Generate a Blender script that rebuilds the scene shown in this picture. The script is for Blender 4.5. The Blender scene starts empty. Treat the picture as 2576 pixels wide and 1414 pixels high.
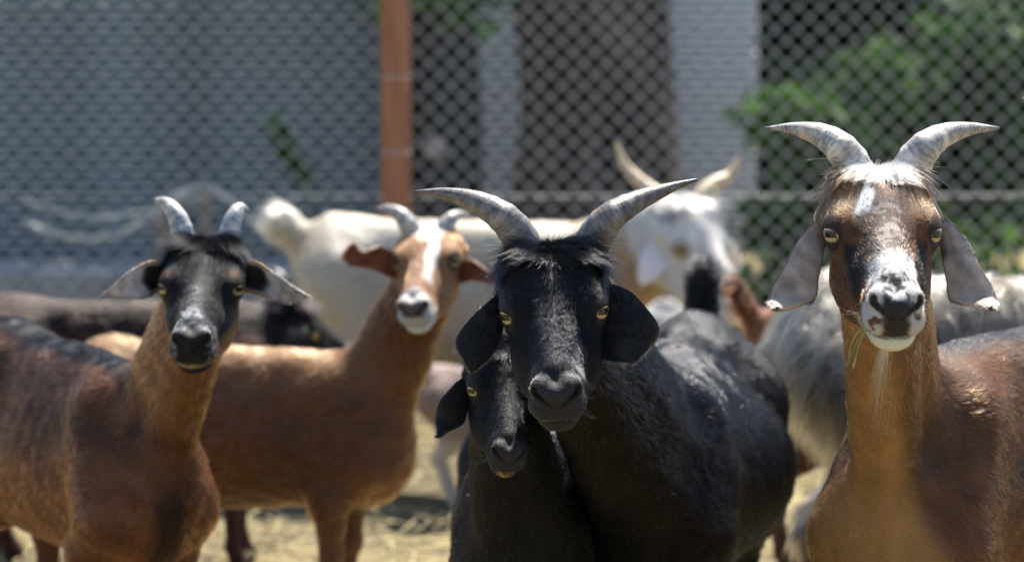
import bpy, math, random
import numpy as np
from mathutils import Vector, Matrix

# ------------------------------------------------------------------ camera, sky, sun, exposure
S = bpy.context.scene
FPX, CX, CY = 7260.0, 1288.0, 707.0          # focal length and centre in pixels of a 2576 x 1414 picture
CAMZ, PITCH = 1.5, math.atan((707 + 185) / 7260.0)
cam_d = bpy.data.cameras.new('camera'); cam = bpy.data.objects.new('camera', cam_d)
S.collection.objects.link(cam); S.camera = cam
cam.location = (0, 0, CAMZ); cam.rotation_euler = (math.pi / 2 - PITCH, 0, 0)
cam_d.sensor_width = 36; cam_d.lens = 36 * FPX / 2576
cam_d.clip_start = .05; cam_d.clip_end = 400
cam_d.dof.use_dof = True; cam_d.dof.focus_distance = 4.28; cam_d.dof.aperture_fstop = 101.5 / 34.0
cam_d.dof.aperture_blades = 9

SUN_EL, SUN_AZ = math.radians(60), math.radians(17)      # azimuth from +Y (away from camera) towards +X
W = bpy.data.worlds.new('World'); S.world = W; W.use_nodes = True
nt = W.node_tree; bg = nt.nodes['Background']
sky = nt.nodes.new('ShaderNodeTexSky'); sky.sky_type = 'NISHITA'; sky.sun_disc = False
sky.sun_elevation = SUN_EL; sky.sun_rotation = SUN_AZ; sky.air_density = 1.0; sky.dust_density = .4; sky.ozone_density = 2.6
nt.links.new(sky.outputs[0], bg.inputs[0]); bg.inputs[1].default_value = 0.078
sl = bpy.data.lights.new('sun', 'SUN'); sun = bpy.data.objects.new('sun', sl); S.collection.objects.link(sun)
sl.energy = 5.0; sl.angle = math.radians(.6); sl.color = (1, .94, .84)
tosun = Vector((math.sin(SUN_AZ) * math.cos(SUN_EL), math.cos(SUN_AZ) * math.cos(SUN_EL), math.sin(SUN_EL)))
sun.rotation_euler = (-tosun).to_track_quat('-Z', 'Y').to_euler(); sun.location = tosun * 30
S.view_settings.view_transform = 'Standard'; S.view_settings.look = 'None'
S.view_settings.exposure = 1.45; S.view_settings.gamma = 1; S.view_settings.use_curve_mapping = False
S.cycles.use_denoising = True; S.cycles.max_bounces = 6; S.cycles.transparent_max_bounces = 6
S.cycles.sample_clamp_indirect = 6
S.cycles_curves.shape = 'RIBBONS'; S.cycles_curves.subdivisions = 2

rng = np.random.default_rng(7); random.seed(7)
_cp, _sp = math.cos(PITCH), math.sin(PITCH)
def at(px, py, D):
    """world point at ground distance D from the camera on the line through a picture point"""
    x, y = (px - CX) / FPX, -(py - CY) / FPX
    d = np.array([x, _cp + y * _sp, -_sp + y * _cp])
    return np.array([0, 0, CAMZ]) + d * (D / d[1])
def ss(a, b, x):
    t = np.clip((x - a) / (b - a), 0, 1); return t * t * (3 - 2 * t)
def unit(v):
    return v / np.maximum(np.linalg.norm(v, axis=-1, keepdims=True), 1e-9)
_ndir = {}
def nz(P, fr, seed=0, n=7):
    """cheap smooth noise, about -1..1"""
    if seed not in _ndir:
        g = np.random.default_rng(1000 + seed); _ndir[seed] = (g.normal(size=(n, 3)), g.uniform(0, 6.28, n), g.uniform(.6, 1.5, n))
    d, ph, m = _ndir[seed]
    Q = np.asarray(P) * fr; out = 0
    for i in range(n):
        out = out + np.sin(Q @ (d[i] * m[i]) * 2.2 + ph[i] + 1.7 * np.sin(Q @ d[(i + 3) % n][[1, 2, 0]] + ph[i] * 2))
    return out / n * 1.8
def mixc(a, b, w):
    return a + (np.asarray(b) - a) * np.asarray(w)[..., None]
def catmull(P, n):
    P = np.asarray(P, float); m = len(P)
    Q = np.vstack([2 * P[:1] - P[1:2], P, 2 * P[-1:] - P[-2:-1]])
    t = np.linspace(0, m - 1 - 1e-6, n); i = t.astype(int); f = (t - i)[:, None] if P.ndim > 1 else t - i
    a, b, c, d = Q[i], Q[i + 1], Q[i + 2], Q[i + 3]
    return .5 * (2 * b + (c - a) * f + (2 * a - 5 * b + 4 * c - d) * f ** 2 + (3 * b - a - 3 * c + d) * f ** 3)

# ------------------------------------------------------------------ materials
def new_mat(name):
    m = bpy.data.materials.new(name); m.use_nodes = True
    return m, m.node_tree, m.node_tree.nodes['Principled BSDF']
def noise_node(t, scale, detail=4, rough=.55, coord=None):
    n = t.nodes.new('ShaderNodeTexNoise'); n.inputs['Scale'].default_value = scale
    n.inputs['Detail'].default_value = detail; n.inputs['Roughness'].default_value = rough
    if coord: t.links.new(coord, n.inputs['Vector'])
    return n
def ramp(t, src, stops):
    r = t.nodes.new('ShaderNodeValToRGB'); e = r.color_ramp.elements
    while len(e) < len(stops): e.new(.5)
    for el, (p, c) in zip(e, stops): el.position = p; el.color = (*c, 1)
    t.links.new(src, r.inputs[0]); return r
def bump(t, b, src, strength, dist):
    n = t.nodes.new('ShaderNodeBump'); n.inputs['Strength'].default_value = strength; n.inputs['Distance'].default_value = dist
    t.links.new(src, n.inputs['Height']); t.links.new(n.outputs[0], b.inputs['Normal'])
def attr_mat(name, rough, spec=.5, bscale=None, bstr=.3, bdist=.002, coat=0):
    m, t, b = new_mat(name)
    a = t.nodes.new('ShaderNodeAttribute'); a.attribute_name = 'col'
    t.links.new(a.outputs['Color'], b.inputs['Base Color']); b.inputs['Roughness'].default_value = rough
    b.inputs['Specular IOR Level'].default_value = spec; b.inputs['Coat Weight'].default_value = coat; b.inputs['Coat Roughness'].default_value = .03
    if bscale:
        c = t.nodes.new('ShaderNodeTexCoord'); bump(t, b, noise_node(t, bscale, 5, .6, c.outputs['Object']).outputs[0], bstr, bdist)
    return m
def simple_mat(name, stops, scale, rough=.8, spec=.3, bs=.4, bd=.01, stretch=(1, 1, 1), detail=6, metallic=0):
    m, t, b = new_mat(name)
    c = t.nodes.new('ShaderNodeTexCoord'); mp = t.nodes.new('ShaderNodeMapping'); mp.inputs['Scale'].default_value = stretch
    t.links.new(c.outputs['Object'], mp.inputs[0])
    n = noise_node(t, scale, detail, .6, mp.outputs[0])
    t.links.new(ramp(t, n.outputs[0], stops).outputs[0], b.inputs['Base Color'])
    b.inputs['Roughness'].default_value = rough; b.inputs['Specular IOR Level'].default_value = spec; b.inputs['Metallic'].default_value = metallic
    bump(t, b, n.outputs[0], bs, bd); return m
M = {}
M['coat'] = attr_mat('short_coat_skin', .6, .2, 420, .8, .0016)
M['horn'] = attr_mat('horn_keratin', .42, .5, 160, .5, .0016)
M['ear'] = attr_mat('ear_skin', .7, .25, 300, .3, .001)
M['eye'] = attr_mat('eye_amber', .3, .35, coat=.5)
def hair_mat(name, rough, radial, ior=1.45):
    m = bpy.data.materials.new(name); m.use_nodes = True; t = m.node_tree; t.nodes.clear()
    o = t.nodes.new('ShaderNodeOutputMaterial'); h = t.nodes.new('ShaderNodeBsdfHairPrincipled')
    h.model = 'CHIANG'; h.parametrization = 'COLOR'
    a = t.nodes.new('ShaderNodeAttribute'); a.attribute_name = 'col'
    t.links.new(a.outputs['Color'], h.inputs['Color']); h.inputs['Roughness'].default_value = rough
    h.inputs['Radial Roughness'].default_value = radial; h.inputs['Coat'].default_value = 0.0; h.inputs['IOR'].default_value = ior
    t.links.new(h.outputs[0], o.inputs[0]); return m
M['fur'] = hair_mat('goat_fur', .22, .36, 1.22)
M['furdark'] = hair_mat('goat_fur_glossy', .09, .20, 1.30)

# ------------------------------------------------------------------ mesh helpers
C = S.collection
def link(o, parent=None):
    C.objects.link(o)
    if parent is not None: o.parent = parent
    return o
def tag(o, label=None, cat=None, group=None, kind=None):
    if label: o['label'] = label
    if cat: o['category'] = cat
    if group: o['group'] = group
    if kind: o['kind'] = kind
    return o
def np_mesh(name, V, faces, mat, parent=None, col=None, smooth=True):
    V = np.asarray(V, np.float32); faces = np.asarray(faces, np.int32); k = faces.shape[1]
    me = bpy.data.meshes.new(name); me.vertices.add(len(V)); me.vertices.foreach_set('co', V.ravel())
    me.loops.add(faces.size); me.loops.foreach_set('vertex_index', faces.ravel())
    me.polygons.add(len(faces)); me.polygons.foreach_set('loop_start', np.arange(0, faces.size, k, dtype=np.int32))
    me.update(calc_edges=True)
    me.polygons.foreach_set('use_smooth', np.full(len(faces), smooth))
    if col is not None:
        a = me.attributes.new('col', 'FLOAT_COLOR', 'POINT')
        a.data.foreach_set('color', np.hstack([col, np.ones((len(V), 1))]).astype(np.float32).ravel())
    if mat: me.materials.append(mat)
    return link(bpy.data.objects.new(name, me), parent)
def box_vf(c, h, R=None):
    v = np.array([[x, y, z] for x in (-1, 1) for y in (-1, 1) for z in (-1, 1)], float) * np.asarray(h)
    if R is not None: v = v @ np.asarray(R).T
    f = [(0, 1, 3, 2), (4, 6, 7, 5), (0, 4, 5, 1), (2, 3, 7, 6), (0, 2, 6, 4), (1, 5, 7, 3)]
    return v + np.asarray(c), np.array(f)
def tube_vf(P, r, n=8, cap=True):
    P = np.asarray(P, float); r = np.broadcast_to(np.asarray(r, float), (len(P),))
    T = unit(np.gradient(P, axis=0)); ref = np.array([.31, .2, .93]) if abs(T[0][2]) < .9 else np.array([1, .1, 0])
    A = unit(np.cross(T, ref)); B = np.cross(T, A)
    th = np.linspace(0, 2 * np.pi, n, endpoint=False)
    V = (P[:, None] + r[:, None, None] * (np.cos(th)[None, :, None] * A[:, None] + np.sin(th)[None, :, None] * B[:, None])).reshape(-1, 3)
    i = np.arange(len(P) - 1)[:, None] * n; j = np.arange(n)[None]; k = (j + 1) % n
    F = np.stack([i + j, i + k, i + n + k, i + n + j], -1).reshape(-1, 4)
    return V, F
def join_vf(parts):
    V, F, o = [], [], 0
    for v, f in parts: V.append(v); F.append(np.asarray(f) + o); o += len(v)
    return np.vstack(V), np.vstack(F)
def empty(name, loc):
    e = bpy.data.objects.new(name, None); e.location = loc; e.empty_display_size = .1; return link(e)
def child_to(o, e):
    o.parent = e; o.matrix_parent_inverse = Matrix.Translation(Vector(e.location)).inverted(); return o

# ------------------------------------------------------------------ implicit surfaces
def smin(a, b, k):
    h = np.maximum(k - np.abs(a - b), 0) / k; return np.minimum(a, b) - h * h * (k * .25)
def smax(a, b, k): return -smin(-a, -b, k)
def cols3(P): return tuple(np.ascontiguousarray(P[:, i], np.float32) for i in range(3))
def d_cone(P, a, b, ra, rb):
    ax, ay, az = (np.float32(v) for v in a); bx, by, bz = (np.float32(v) - w for v, w in zip(b, (ax, ay, az)))
    x, y, z = P[0] - ax, P[1] - ay, P[2] - az; k = np.float32(1 / float(bx * bx + by * by + bz * bz))
    h = np.clip((x * bx + y * by + z * bz) * k, 0, 1); x -= h * bx; y -= h * by; z -= h * bz
    return np.sqrt(x * x + y * y + z * z) - (np.float32(ra) + np.float32(rb - ra) * h)
def d_ell(P, c, s):
    x, y, z = ((P[i] - np.float32(c[i])) * np.float32(1 / s[i]) for i in range(3))
    k0 = np.sqrt(x * x + y * y + z * z)
    x = x * np.float32(1 / s[0]); y = y * np.float32(1 / s[1]); z = z * np.float32(1 / s[2])
    return k0 * (k0 - 1) / np.maximum(np.sqrt(x * x + y * y + z * z), 1e-6)
def surface_nets(F, xs, ys, zs, blk=4):
    def pad(a):
        e = (-(len(a))) % blk
        return np.concatenate([a, a[-1] + (a[-1] - a[-2]) * np.arange(1, e + 1)]) if e else a
    xs, ys, zs = pad(xs), pad(ys), pad(zs)
    nx, ny, nz_ = len(xs), len(ys), len(zs)
    bx, by, bz = nx // blk, ny // blk, nz_ // blk
    cx = xs.reshape(bx, blk).mean(1); cy = ys.reshape(by, blk).mean(1); cz = zs.reshape(bz, blk).mean(1)
    hx = np.ptp(xs.reshape(bx, blk), axis=1); hy = np.ptp(ys.reshape(by, blk), axis=1); hz = np.ptp(zs.reshape(bz, blk), axis=1)
    G = np.stack(np.meshgrid(cx, cy, cz, indexing='ij'), -1).reshape(-1, 3).astype(np.float32)
    dc = F(G)
    hd = np.sqrt(hx[:, None, None] ** 2 + hy[None, :, None] ** 2 + hz[None, None] ** 2).ravel()
    act = np.abs(dc) < hd * .9 + .012
    D = np.empty((bx, by, bz, blk, blk, blk), np.float32); D[...] = dc.reshape(bx, by, bz)[..., None, None, None]
    bi = np.argwhere(act.reshape(bx, by, bz)); o = np.arange(blk)
    X = xs[bi[:, 0, None] * blk + o]; Y = ys[bi[:, 1, None] * blk + o]; Z = zs[bi[:, 2, None] * blk + o]
    n = len(bi)
    P = np.empty((n, blk, blk, blk, 3), np.float32)
    P[..., 0] = X[:, :, None, None]; P[..., 1] = Y[:, None, :, None]; P[..., 2] = Z[:, None, None, :]
    D[bi[:, 0], bi[:, 1], bi[:, 2]] = F(P.reshape(-1, 3)).reshape(n, blk, blk, blk)
    D = D.transpose(0, 3, 1, 4, 2, 5).reshape(nx, ny, nz_)
    s = D < 0
    cnt = sum(s[i:nx - 1 + i, j:ny - 1 + j, k:nz_ - 1 + k].astype(np.int8) for i in (0, 1) for j in (0, 1) for k in (0, 1))
    cells = np.argwhere((cnt > 0) & (cnt < 8))
    vid = np.full((nx, ny, nz_), -1, np.int32); vid[cells[:, 0], cells[:, 1], cells[:, 2]] = np.arange(len(cells))
    acc = np.zeros((len(cells), 3)); num = np.zeros(len(cells))
    ax = (xs, ys, zs)
    corners = [(i, j, k) for i in (0, 1) for j in (0, 1) for k in (0, 1)]
    for a in corners:
        for d in range(3):
            if a[d]: continue
            b = list(a); b[d] = 1
            ia = cells + np.array(a); ib = cells + np.array(b)
            da = D[ia[:, 0], ia[:, 1], ia[:, 2]]; db = D[ib[:, 0], ib[:, 1], ib[:, 2]]
            m = (da < 0) != (db < 0); t = np.where(m, da / np.where(m, da - db, 1), 0)
            pa = np.stack([ax[q][ia[:, q]] for q in range(3)], -1); pb = np.stack([ax[q][ib[:, q]] for q in range(3)], -1)
            acc += np.where(m[:, None], pa + (pb - pa) * t[:, None], 0); num += m
    V = acc / num[:, None]
    quads = []
    for d in range(3):
        sl0 = [slice(1, -1)] * 3; sl0[d] = slice(0, -1); sl1 = list(sl0); sl1[d] = slice(1, None)
        e = np.argwhere(s[tuple(sl0)] != s[tuple(sl1)])
        off = np.ones(3, int); off[d] = 0; e = e + off
        u, v = [(1, 2), (2, 0), (0, 1)][d]
        def g(du, dv):
            q = e.copy(); q[:, u] -= du; q[:, v] -= dv; return vid[q[:, 0], q[:, 1], q[:, 2]]
        q = np.stack([g(1, 1), g(0, 1), g(0, 0), g(1, 0)], -1)
        ins = s[e[:, 0], e[:, 1], e[:, 2]]
        q[~ins] = q[~ins][:, ::-1]; quads.append(q)
    Q = np.vstack(quads); Q = Q[(Q >= 0).all(1)]
    V = V.astype(np.float32)
    def grad(V):
        h = .0012
        return np.stack([F(V + np.eye(3, dtype=np.float32)[i] * h) - F(V - np.eye(3, dtype=np.float32)[i] * h) for i in range(3)], -1) / (2 * h)
    g = grad(V); d = F(V); V = V - (np.clip(d, -.004, .004) / np.maximum((g * g).sum(1), .15))[:, None] * g
    N = unit(grad(V))
    return V, Q, N

# ------------------------------------------------------------------ goats
def fur_object(name, parent, root, nrm, flow, length, col, rad, lift=.3, clump=.3, cell=.009, curl=.10, K=5, mat='fur', droop=0, var=.25):
    n = len(root); L = length[:, None]
    key = np.floor((root + nz(root, 40, 91)[:, None] * .003) / cell).astype(np.int64)
    h = (key[:, 0] * 73856093) ^ (key[:, 1] * 19349663) ^ (key[:, 2] * 83492791)
    hr = np.stack([np.sin(h * a) for a in (12.9898e-3, 78.233e-3, 37.719e-3)], -1)
    hr = (hr * 43758.5453) % 1.0 * 2 - 1
    fl = flow + hr * np.asarray(clump) + rng.normal(size=(n, 3)) * curl
    fl = unit(fl - (fl * nrm).sum(1)[:, None] * nrm)
    lf = (lift * (1 + .55 * hr[:, :1] + .25 * rng.normal(size=(n, 1))))
    pts = np.empty((n, K, 3), np.float32)
    wob = rng.normal(size=(n, 3)) * curl * .5
    for k in range(K):
        t = k / (K - 1)
        pts[:, k] = root - nrm * .0008 + L * (fl * t * (1 - .15 * t) + nrm * (lf * (t - .62 * t * t)) + wob * t * t)
        if droop: pts[:, k, 2] -= (L[:, 0] * droop * t * t)
    hc = bpy.data.hair_curves.new(name); hc.add_curves([K] * n)
    hc.attributes['position'].data.foreach_set('vector', pts.ravel())
    a = hc.attributes.get('radius') or hc.attributes.new('radius', 'FLOAT', 'POINT')
    r = np.asarray(rad)[..., None] * np.array([1, .95, .8, .55, .12])[None, :K] * np.ones((n, 1))
    a.data.foreach_set('value', r.astype(np.float32).ravel())
    c = col * np.exp(rng.normal(size=(n, 1)) * var + hr[:, :1] * var * .9 - var * var * .5)
    ca = hc.attributes.new('col', 'FLOAT_COLOR', 'CURVE')
    ca.data.foreach_set('color', np.hstack([np.clip(c, .002, .97), np.ones((n, 1))]).astype(np.float32).ravel())
    hc.materials.append(M[mat])
    return link(bpy.data.objects.new(name, hc), parent)

def scatter(V, Q, N, n, wgt):
    """n random points on a quad mesh with density ~ area x weight (per vertex)"""
    T = np.vstack([Q[:, [0, 1, 2]], Q[:, [0, 2, 3]]])
    a, b, c = V[T[:, 0]], V[T[:, 1]], V[T[:, 2]]
    A = np.linalg.norm(np.cross(b - a, c - a), axis=1) * .5 * wgt[T].mean(1)
    cdf = np.cumsum(A); i = np.searchsorted(cdf, rng.random(n) * cdf[-1]); i = np.minimum(i, len(T) - 1)
    u, v = rng.random(n), rng.random(n); m = u + v > 1; u[m], v[m] = 1 - u[m], 1 - v[m]
    w = np.stack([1 - u - v, u, v], -1)[..., None]
    return (V[T[i]] * w).sum(1), unit((N[T[i]] * w).sum(1)), cdf[-1]

class Goat: pass

def head_frame(yaw, pitch, roll):
    y, p, r = map(math.radians, (yaw, pitch, roll))
    F = np.array([math.sin(y) * math.cos(p), -math.cos(y) * math.cos(p), -math.sin(p)])
    R = np.array([math.cos(y), math.sin(y), 0.]); U = np.cross(F, R)
    R2 = R * math.cos(r) + U * math.sin(r); return F, R2, np.cross(F, R2)

def make_goat(name, label, group, eye_px, D, yaw, pitch, roll, hs, wither, heading, bs, color, horns=None, ears=None,
              fine=.0027, coarse=.0085, fur_n=90000, fur_rad=.00045, hair_len=.020, girth=1.0, mat='fur', lower_head=None,
              tail=(-.80, 0, .70), droop=0, cat='goat', neck_w=1.0, horn_col=(.16, .15, .145), tuft=.028, tail_r=(.030, .014), legs_shift=(0, 0), lift=.18, eye_D=None, crest_x=-.01, ringamp=.04, dome=1.0, lumps=.004, strand_var=.28, rim_dark=.85, clump_k=1.0):
    g = Goat(); g.__dict__.update(hs=hs, bs=bs)
    O = at(*eye_px, D) if lower_head is None else np.array(lower_head)
    F, R, U = head_frame(yaw, pitch, roll); g.O, g.F, g.R, g.U = O, F, R, U
    Wp = at(*wither)
    hd = math.radians(heading); hx = np.array([math.sin(hd), -math.cos(hd), 0.]); hy = np.array([-hx[1], hx[0], 0.])
    B0 = np.array([Wp[0], Wp[1], 0.]); g.B0, g.hx, g.hy = B0, hx, hy
    H3 = np.stack([F, R, U], 1).astype(np.float32); B3 = np.stack([hx, hy, [0, 0, 1]], 1).astype(np.float32)
    def hl(P): return ((P - O.astype(np.float32)) @ H3) / hs
    def bl(P): return ((P - B0.astype(np.float32)) @ B3) / bs
    def hw(f, r, u): return O + hs * (f * F + r * R + u * U)
    def bw(x, y, z): return B0 + bs * (x * hx + y * hy + np.array([0, 0, z]))
    g.hl, g.bl, g.hw, g.bw = hl, bl, hw, bw
    # neck joints in world
    poll = hw(-.105, 0, -.010); throat = hw(-.050, 0, -.070); crest = bw(crest_x, 0, .645); breast = bw(.10, 0, .50); midn = bw(.05, 0, .59)
    g.poll, g.crest, g.breast, g.throat = poll, crest, breast, throat
    eo = unit(np.array([.66, .74, .12])); ec = np.array([.0005, .0508, .0112])
    zl = np.array([F[2], R[2], U[2]]); zl = np.array([zl[0], 0, zl[2]])
    eh = unit(np.cross(unit(zl), eo)); eu = np.cross(eo, eh); E3 = np.stack([eo, eh, eu], 1).astype(np.float32)
    eyo = (ec + eo * .0215).astype(np.float32)
    def sdf_body(P):
        q = cols3(bl(P)); q = (q[0], np.abs(q[1]), q[2])
        G = girth
        d = d_ell(q, (-.10, 0, .515), (.25, .125 * (1 + (G - 1) * .5), .175))
        d = smin(d, d_ell(q, (-.36, 0, .50), (.27, .150 * G, .175)), .10)
        d = smin(d, d_cone(q, (-.02, 0, .675), (-.62, 0, .685), .052, .058), .11)
        d = smin(d, d_ell(q, (-.60, 0, .60), (.14, .115, .13)), .08)
        d = smin(d, d_ell(q, (.09, 0, .48), (.10, .080, .125)), .08)
        d = smin(d, d_cone(q, (.070, .070, .47), (-.01, .062, .65), .056, .030), .085)      # shoulder blade
        d = smin(d, d_cone(q, (.075, .078, .46), (.0, .085, .375), .056, .047), .04)
        fx = legs_shift[0]
        d = smin(d, d_cone(q, (.0, .085, .38), (.03 + fx * .5, .083, .235), .046, .029), .03)
        d = smin(d, d_cone(q, (.03 + fx * .5, .083, .235), (.03 + fx, .080, .075), .027, .018), .02)
        d = smin(d, d_cone(q, (.03 + fx, .080, .07), (.05 + fx, .080, .016), .021, .027), .02)
        d = smin(d, d_cone(q, (-.60, .080, .58), (-.52, .098, .42), .10, .072), .07)
        bx = legs_shift[1]
        d = smin(d, d_cone(q, (-.52, .098, .40), (-.67 + bx * .6, .090, .275), .065, .030), .05)
        d = smin(d, d_cone(q, (-.67 + bx * .6, .090, .275), (-.64 + bx, .085, .075), .028, .019), .02)
        d = smin(d, d_cone(q, (-.64 + bx, .085, .07), (-.61 + bx, .085, .016), .022, .027), .02)
        d = smin(d, d_cone(q, (-.69, 0, .655), tail, *tail_r), .04)
        return d * bs
    def sdf_head(P):
        q = cols3(hl(P)); q = (q[0], np.abs(q[1]), q[2])
        d = d_ell(q, (-.062, 0, -.012), (.076, .058, .060))
        d = smin(d, d_ell(q, (-.048, 0, .030 * dome), (.058, .046, .033)), .03)
        d = smin(d, d_ell(q, (-.066, .034, .038 * dome - .012 * (1 - dome)), (.036, .027, .029)), .03)
        d = smin(d, d_ell(q, (-.030, .040, .014), (.036, .026, .030)), .025)
        d = smin(d, d_ell(q, (-.048, .060, .004), (.020, .020, .018)), .02)
        d = smin(d, d_ell(q, (.000, .048, .012), (.033, .0275, .029)), .018)
        d = smin(d, d_cone(q, (-.01, 0, -.014), (.125, 0, -.028), .049, .034), .03)
        d = smin(d, d_cone(q, (-.01, 0, .023), (.140, 0, .003), .024, .0195), .025)
        d = smin(d, d_cone(q, (.0, .028, -.060), (.118, .008, -.062), .032, .020), .03)
        d = smin(d, d_ell(q, (.028, .034, -.044), (.060, .020, .044)), .025)
        d = smin(d, d_ell(q, (.148, 0, -.030), (.036, .036, .037)), .02)
        d = smin(d, d_ell(q, (.168, .0175, -.004), (.019, .0170, .0165)), .009)
        d = smin(d, d_ell(q, (.180, 0, -.011), (.0135, .016, .0165)), .010)
        d = smin(d, d_ell(q, (.163, .0170, -.0335), (.0230, .0205, .0185)), .008)
        d = smin(d, d_ell(q, (.144, 0, -.0635), (.030, .0275, .0165)), .007)
        d = smax(d, -d_cone(q, (.190, .0075, -.0200), (.1765, .0265, -.0015), .0036, .0066), .004)
        qf = (q[0], q[1], q[2] * np.float32(2.4))
        d = smax(d, -d_cone(qf, (.186, 0, -.0530 * 2.4), (.158, .026, -.0520 * 2.4), .0090, .0090) * .5, .003)
        d = smax(d, -d_cone(qf, (.158, .026, -.0520 * 2.4), (.116, .038, -.0420 * 2.4), .0090, .0050) * .5, .003)
        d = smax(d, -d_cone(q, (.195, 0, -.023), (.186, 0, -.050), .0036, .0036), .004)
        e = cols3((np.stack(q, 1) - eyo) @ E3)
        hole = d_ell(e, (0, 0, -.0022), (.017, .0165, .0090))
        d = smax(d, -hole, .0035)
        return d * hs
    def F_all(P):
        P = np.asarray(P, np.float32)
        d = sdf_body(P); C3 = cols3(P)
        nk = d_cone(C3, crest, poll, .068 * bs * neck_w, .050 * hs)
        nk = smin(nk, d_cone(C3, breast, throat, .082 * bs * neck_w, .046 * hs), .035)
        nk = smin(nk, d_cone(C3, midn, .5 * (poll + throat), .088 * bs * neck_w, .050 * hs), .03)
        d = smin(d, nk, .055)
        hc_ = hw(.03, 0, -.01); near_h = ((P - hc_.astype(np.float32)) ** 2).sum(1) < (.30 * hs) ** 2
        if near_h.any(): d[near_h] = smin(d[near_h], sdf_head(P[near_h]), .028)
        return d
    # grid: fine round the head, coarser elsewhere
    hp = np.array([hw(f, r, u) for f in (-.15, .21) for r in (-.09, .09) for u in (-.09, .09)])
    bp = np.array([bw(x, y, z) for x in (-.90, .22) for y in (-.22 * max(1, girth), .22 * max(1, girth)) for z in (-.02, .80)] + [bw(*tail)])
    lo_h, hi_h = hp.min(0), hp.max(0); lo, hi = np.minimum(lo_h, bp.min(0)) - .03, np.maximum(hi_h, bp.max(0)) + .03
    axs = []
    for i in range(3):
        a = np.arange(lo[i], lo_h[i], coarse); b = np.arange(lo_h[i], hi_h[i], fine); c = np.arange(hi_h[i], hi[i] + coarse, coarse)
        axs.append(np.concatenate([a[a < lo_h[i] - coarse * .4], b, c[c > b[-1] + fine * .5]]))
    V, Q, N = surface_nets(F_all, *axs)
    def zones(P):
        q = hl(P.astype(np.float32)); b = bl(P.astype(np.float32))
        fx = np.clip(q[:, 0], -.07, .18); dist = np.sqrt((q[:, 0] - fx) ** 2 + q[:, 1] ** 2 + (q[:, 2] + .015) ** 2)
        up_ = ss(-.02, .02, q[:, 2]); w = 1 - ss(.085 + .03 * up_, .115 + .03 * up_, dist)
        ax = .5 * (poll + throat) - .5 * (crest + breast); t = ((P - .5 * (crest + breast)) @ ax) / (ax @ ax)
        return q, b, w, np.clip(t, 0, 1)
    q, b, w, t = zones(V)
    rib = np.sin(b[:, 0] * 2 * np.pi / .052 + 1.5 * b[:, 2]) * ss(-.08, -.15, b[:, 0]) * ss(-.50, -.40, b[:, 0]) * ss(.38, .46, b[:, 2]) * ss(.68, .60, b[:, 2]) * (1 - t)
    body_w = (1 - w) * ss(.22, .34, b[:, 2])
    V = (V + N * ((lumps * (nz(V, 9, 171) * .7 + nz(V, 21, 172) * .4) + .0006 * rib * bs) * body_w)[:, None]).astype(np.float32)
    fn_ = np.cross(V[Q[:, 1]] - V[Q[:, 0]], V[Q[:, 2]] - V[Q[:, 0]]); N2 = np.zeros_like(V)
    for k_ in range(4): np.add.at(N2, Q[:, k_], fn_)
    N2 = unit(N2); N = np.where(((N2 * N).sum(1) > 0)[:, None], N2, N)
    def rimmed(P, c):
        q = hl(P.astype(np.float32)); ed = np.minimum(np.linalg.norm(q - eyo, axis=1), np.linalg.norm(q * np.array([1, -1, 1]) - eyo, axis=1))
        c = mixc(c, np.array([.020, .014, .012]), rim_dark * ss(.0265, .0200, ed))
        a3 = (q[:, 0], np.abs(q[:, 1]), q[:, 2])
        nd_ = d_cone(a3, (.190, .0075, -.0200), (.1765, .0265, -.0015), .0036, .0066); md_ = np.minimum(d_cone(a3, (.186, 0, -.053), (.158, .026, -.052), .001, .001), d_cone(a3, (.158, .026, -.052), (.116, .038, -.042), .001, .001))
        ph_ = d_cone(a3, (.195, 0, -.023), (.186, 0, -.050), .0015, .0015)
        return mixc(c, np.array([.010, .008, .009]), np.maximum(.92 * ss(.0022, .0002, nd_), np.maximum(.85 * ss(.0040, .0015, md_), .7 * ss(.003, .001, ph_))))
    col = rimmed(V, color(g, V, *zones(V)))
    root = empty(name, B0)
    tag(root, label, cat, group)
    def adopt(o): return child_to(o, root)
    adopt(np_mesh('body', V, Q, M['coat'], None, col * np.where(w > .5, .75, .55)[:, None]))  # skin colour darkened to paint in the shade between hairs
    # eyes
    th = np.concatenate([np.linspace(0, 1.0, 30), np.linspace(1.08, np.pi, 11)]); NT, NP = len(th), 56; ph = np.linspace(0, 2 * np.pi, NP, endpoint=False)
    for sg in (-1, 1):
        c = hw(ec[0], sg * ec[1], ec[2]); m = np.array([1, sg, 1])
        ow = unit((eo * m) @ np.stack([F, R, U])); hw_ = unit((eh * m) @ np.stack([F, R, U])); uw = np.cross(ow, hw_)
        re = .0236 * hs
        sp = np.stack([np.sin(th)[:, None] * np.cos(ph), np.sin(th)[:, None] * np.sin(ph), np.cos(th)[:, None] + 0 * ph], -1).reshape(-1, 3)
        rr = np.hypot(sp[:, 0], sp[:, 1]) * .0158
        x, y = sp[:, 0] * .0158, sp[:, 1] * .0158
        k = np.tile(np.array([[.50, .39, .17]]), (len(sp), 1)) * (1 + .25 * np.sin(np.arctan2(y, x) * 9 + rr * 900))[:, None]
        k = mixc(k, (.24, .13, .045), ss(.0082, .0104, rr)); k = mixc(k, (.02, .012, .01), ss(.0106, .0118, rr))
        pup = np.maximum(np.abs(x) / .0070, np.abs(y) / .0032); k = mixc(k, (.004, .004, .006), 1 - ss(.85, 1.1, pup))
        bul = 1 + .05 * (1 - ss(.0, .010, rr)) * (sp[:, 2] > 0)
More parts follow.
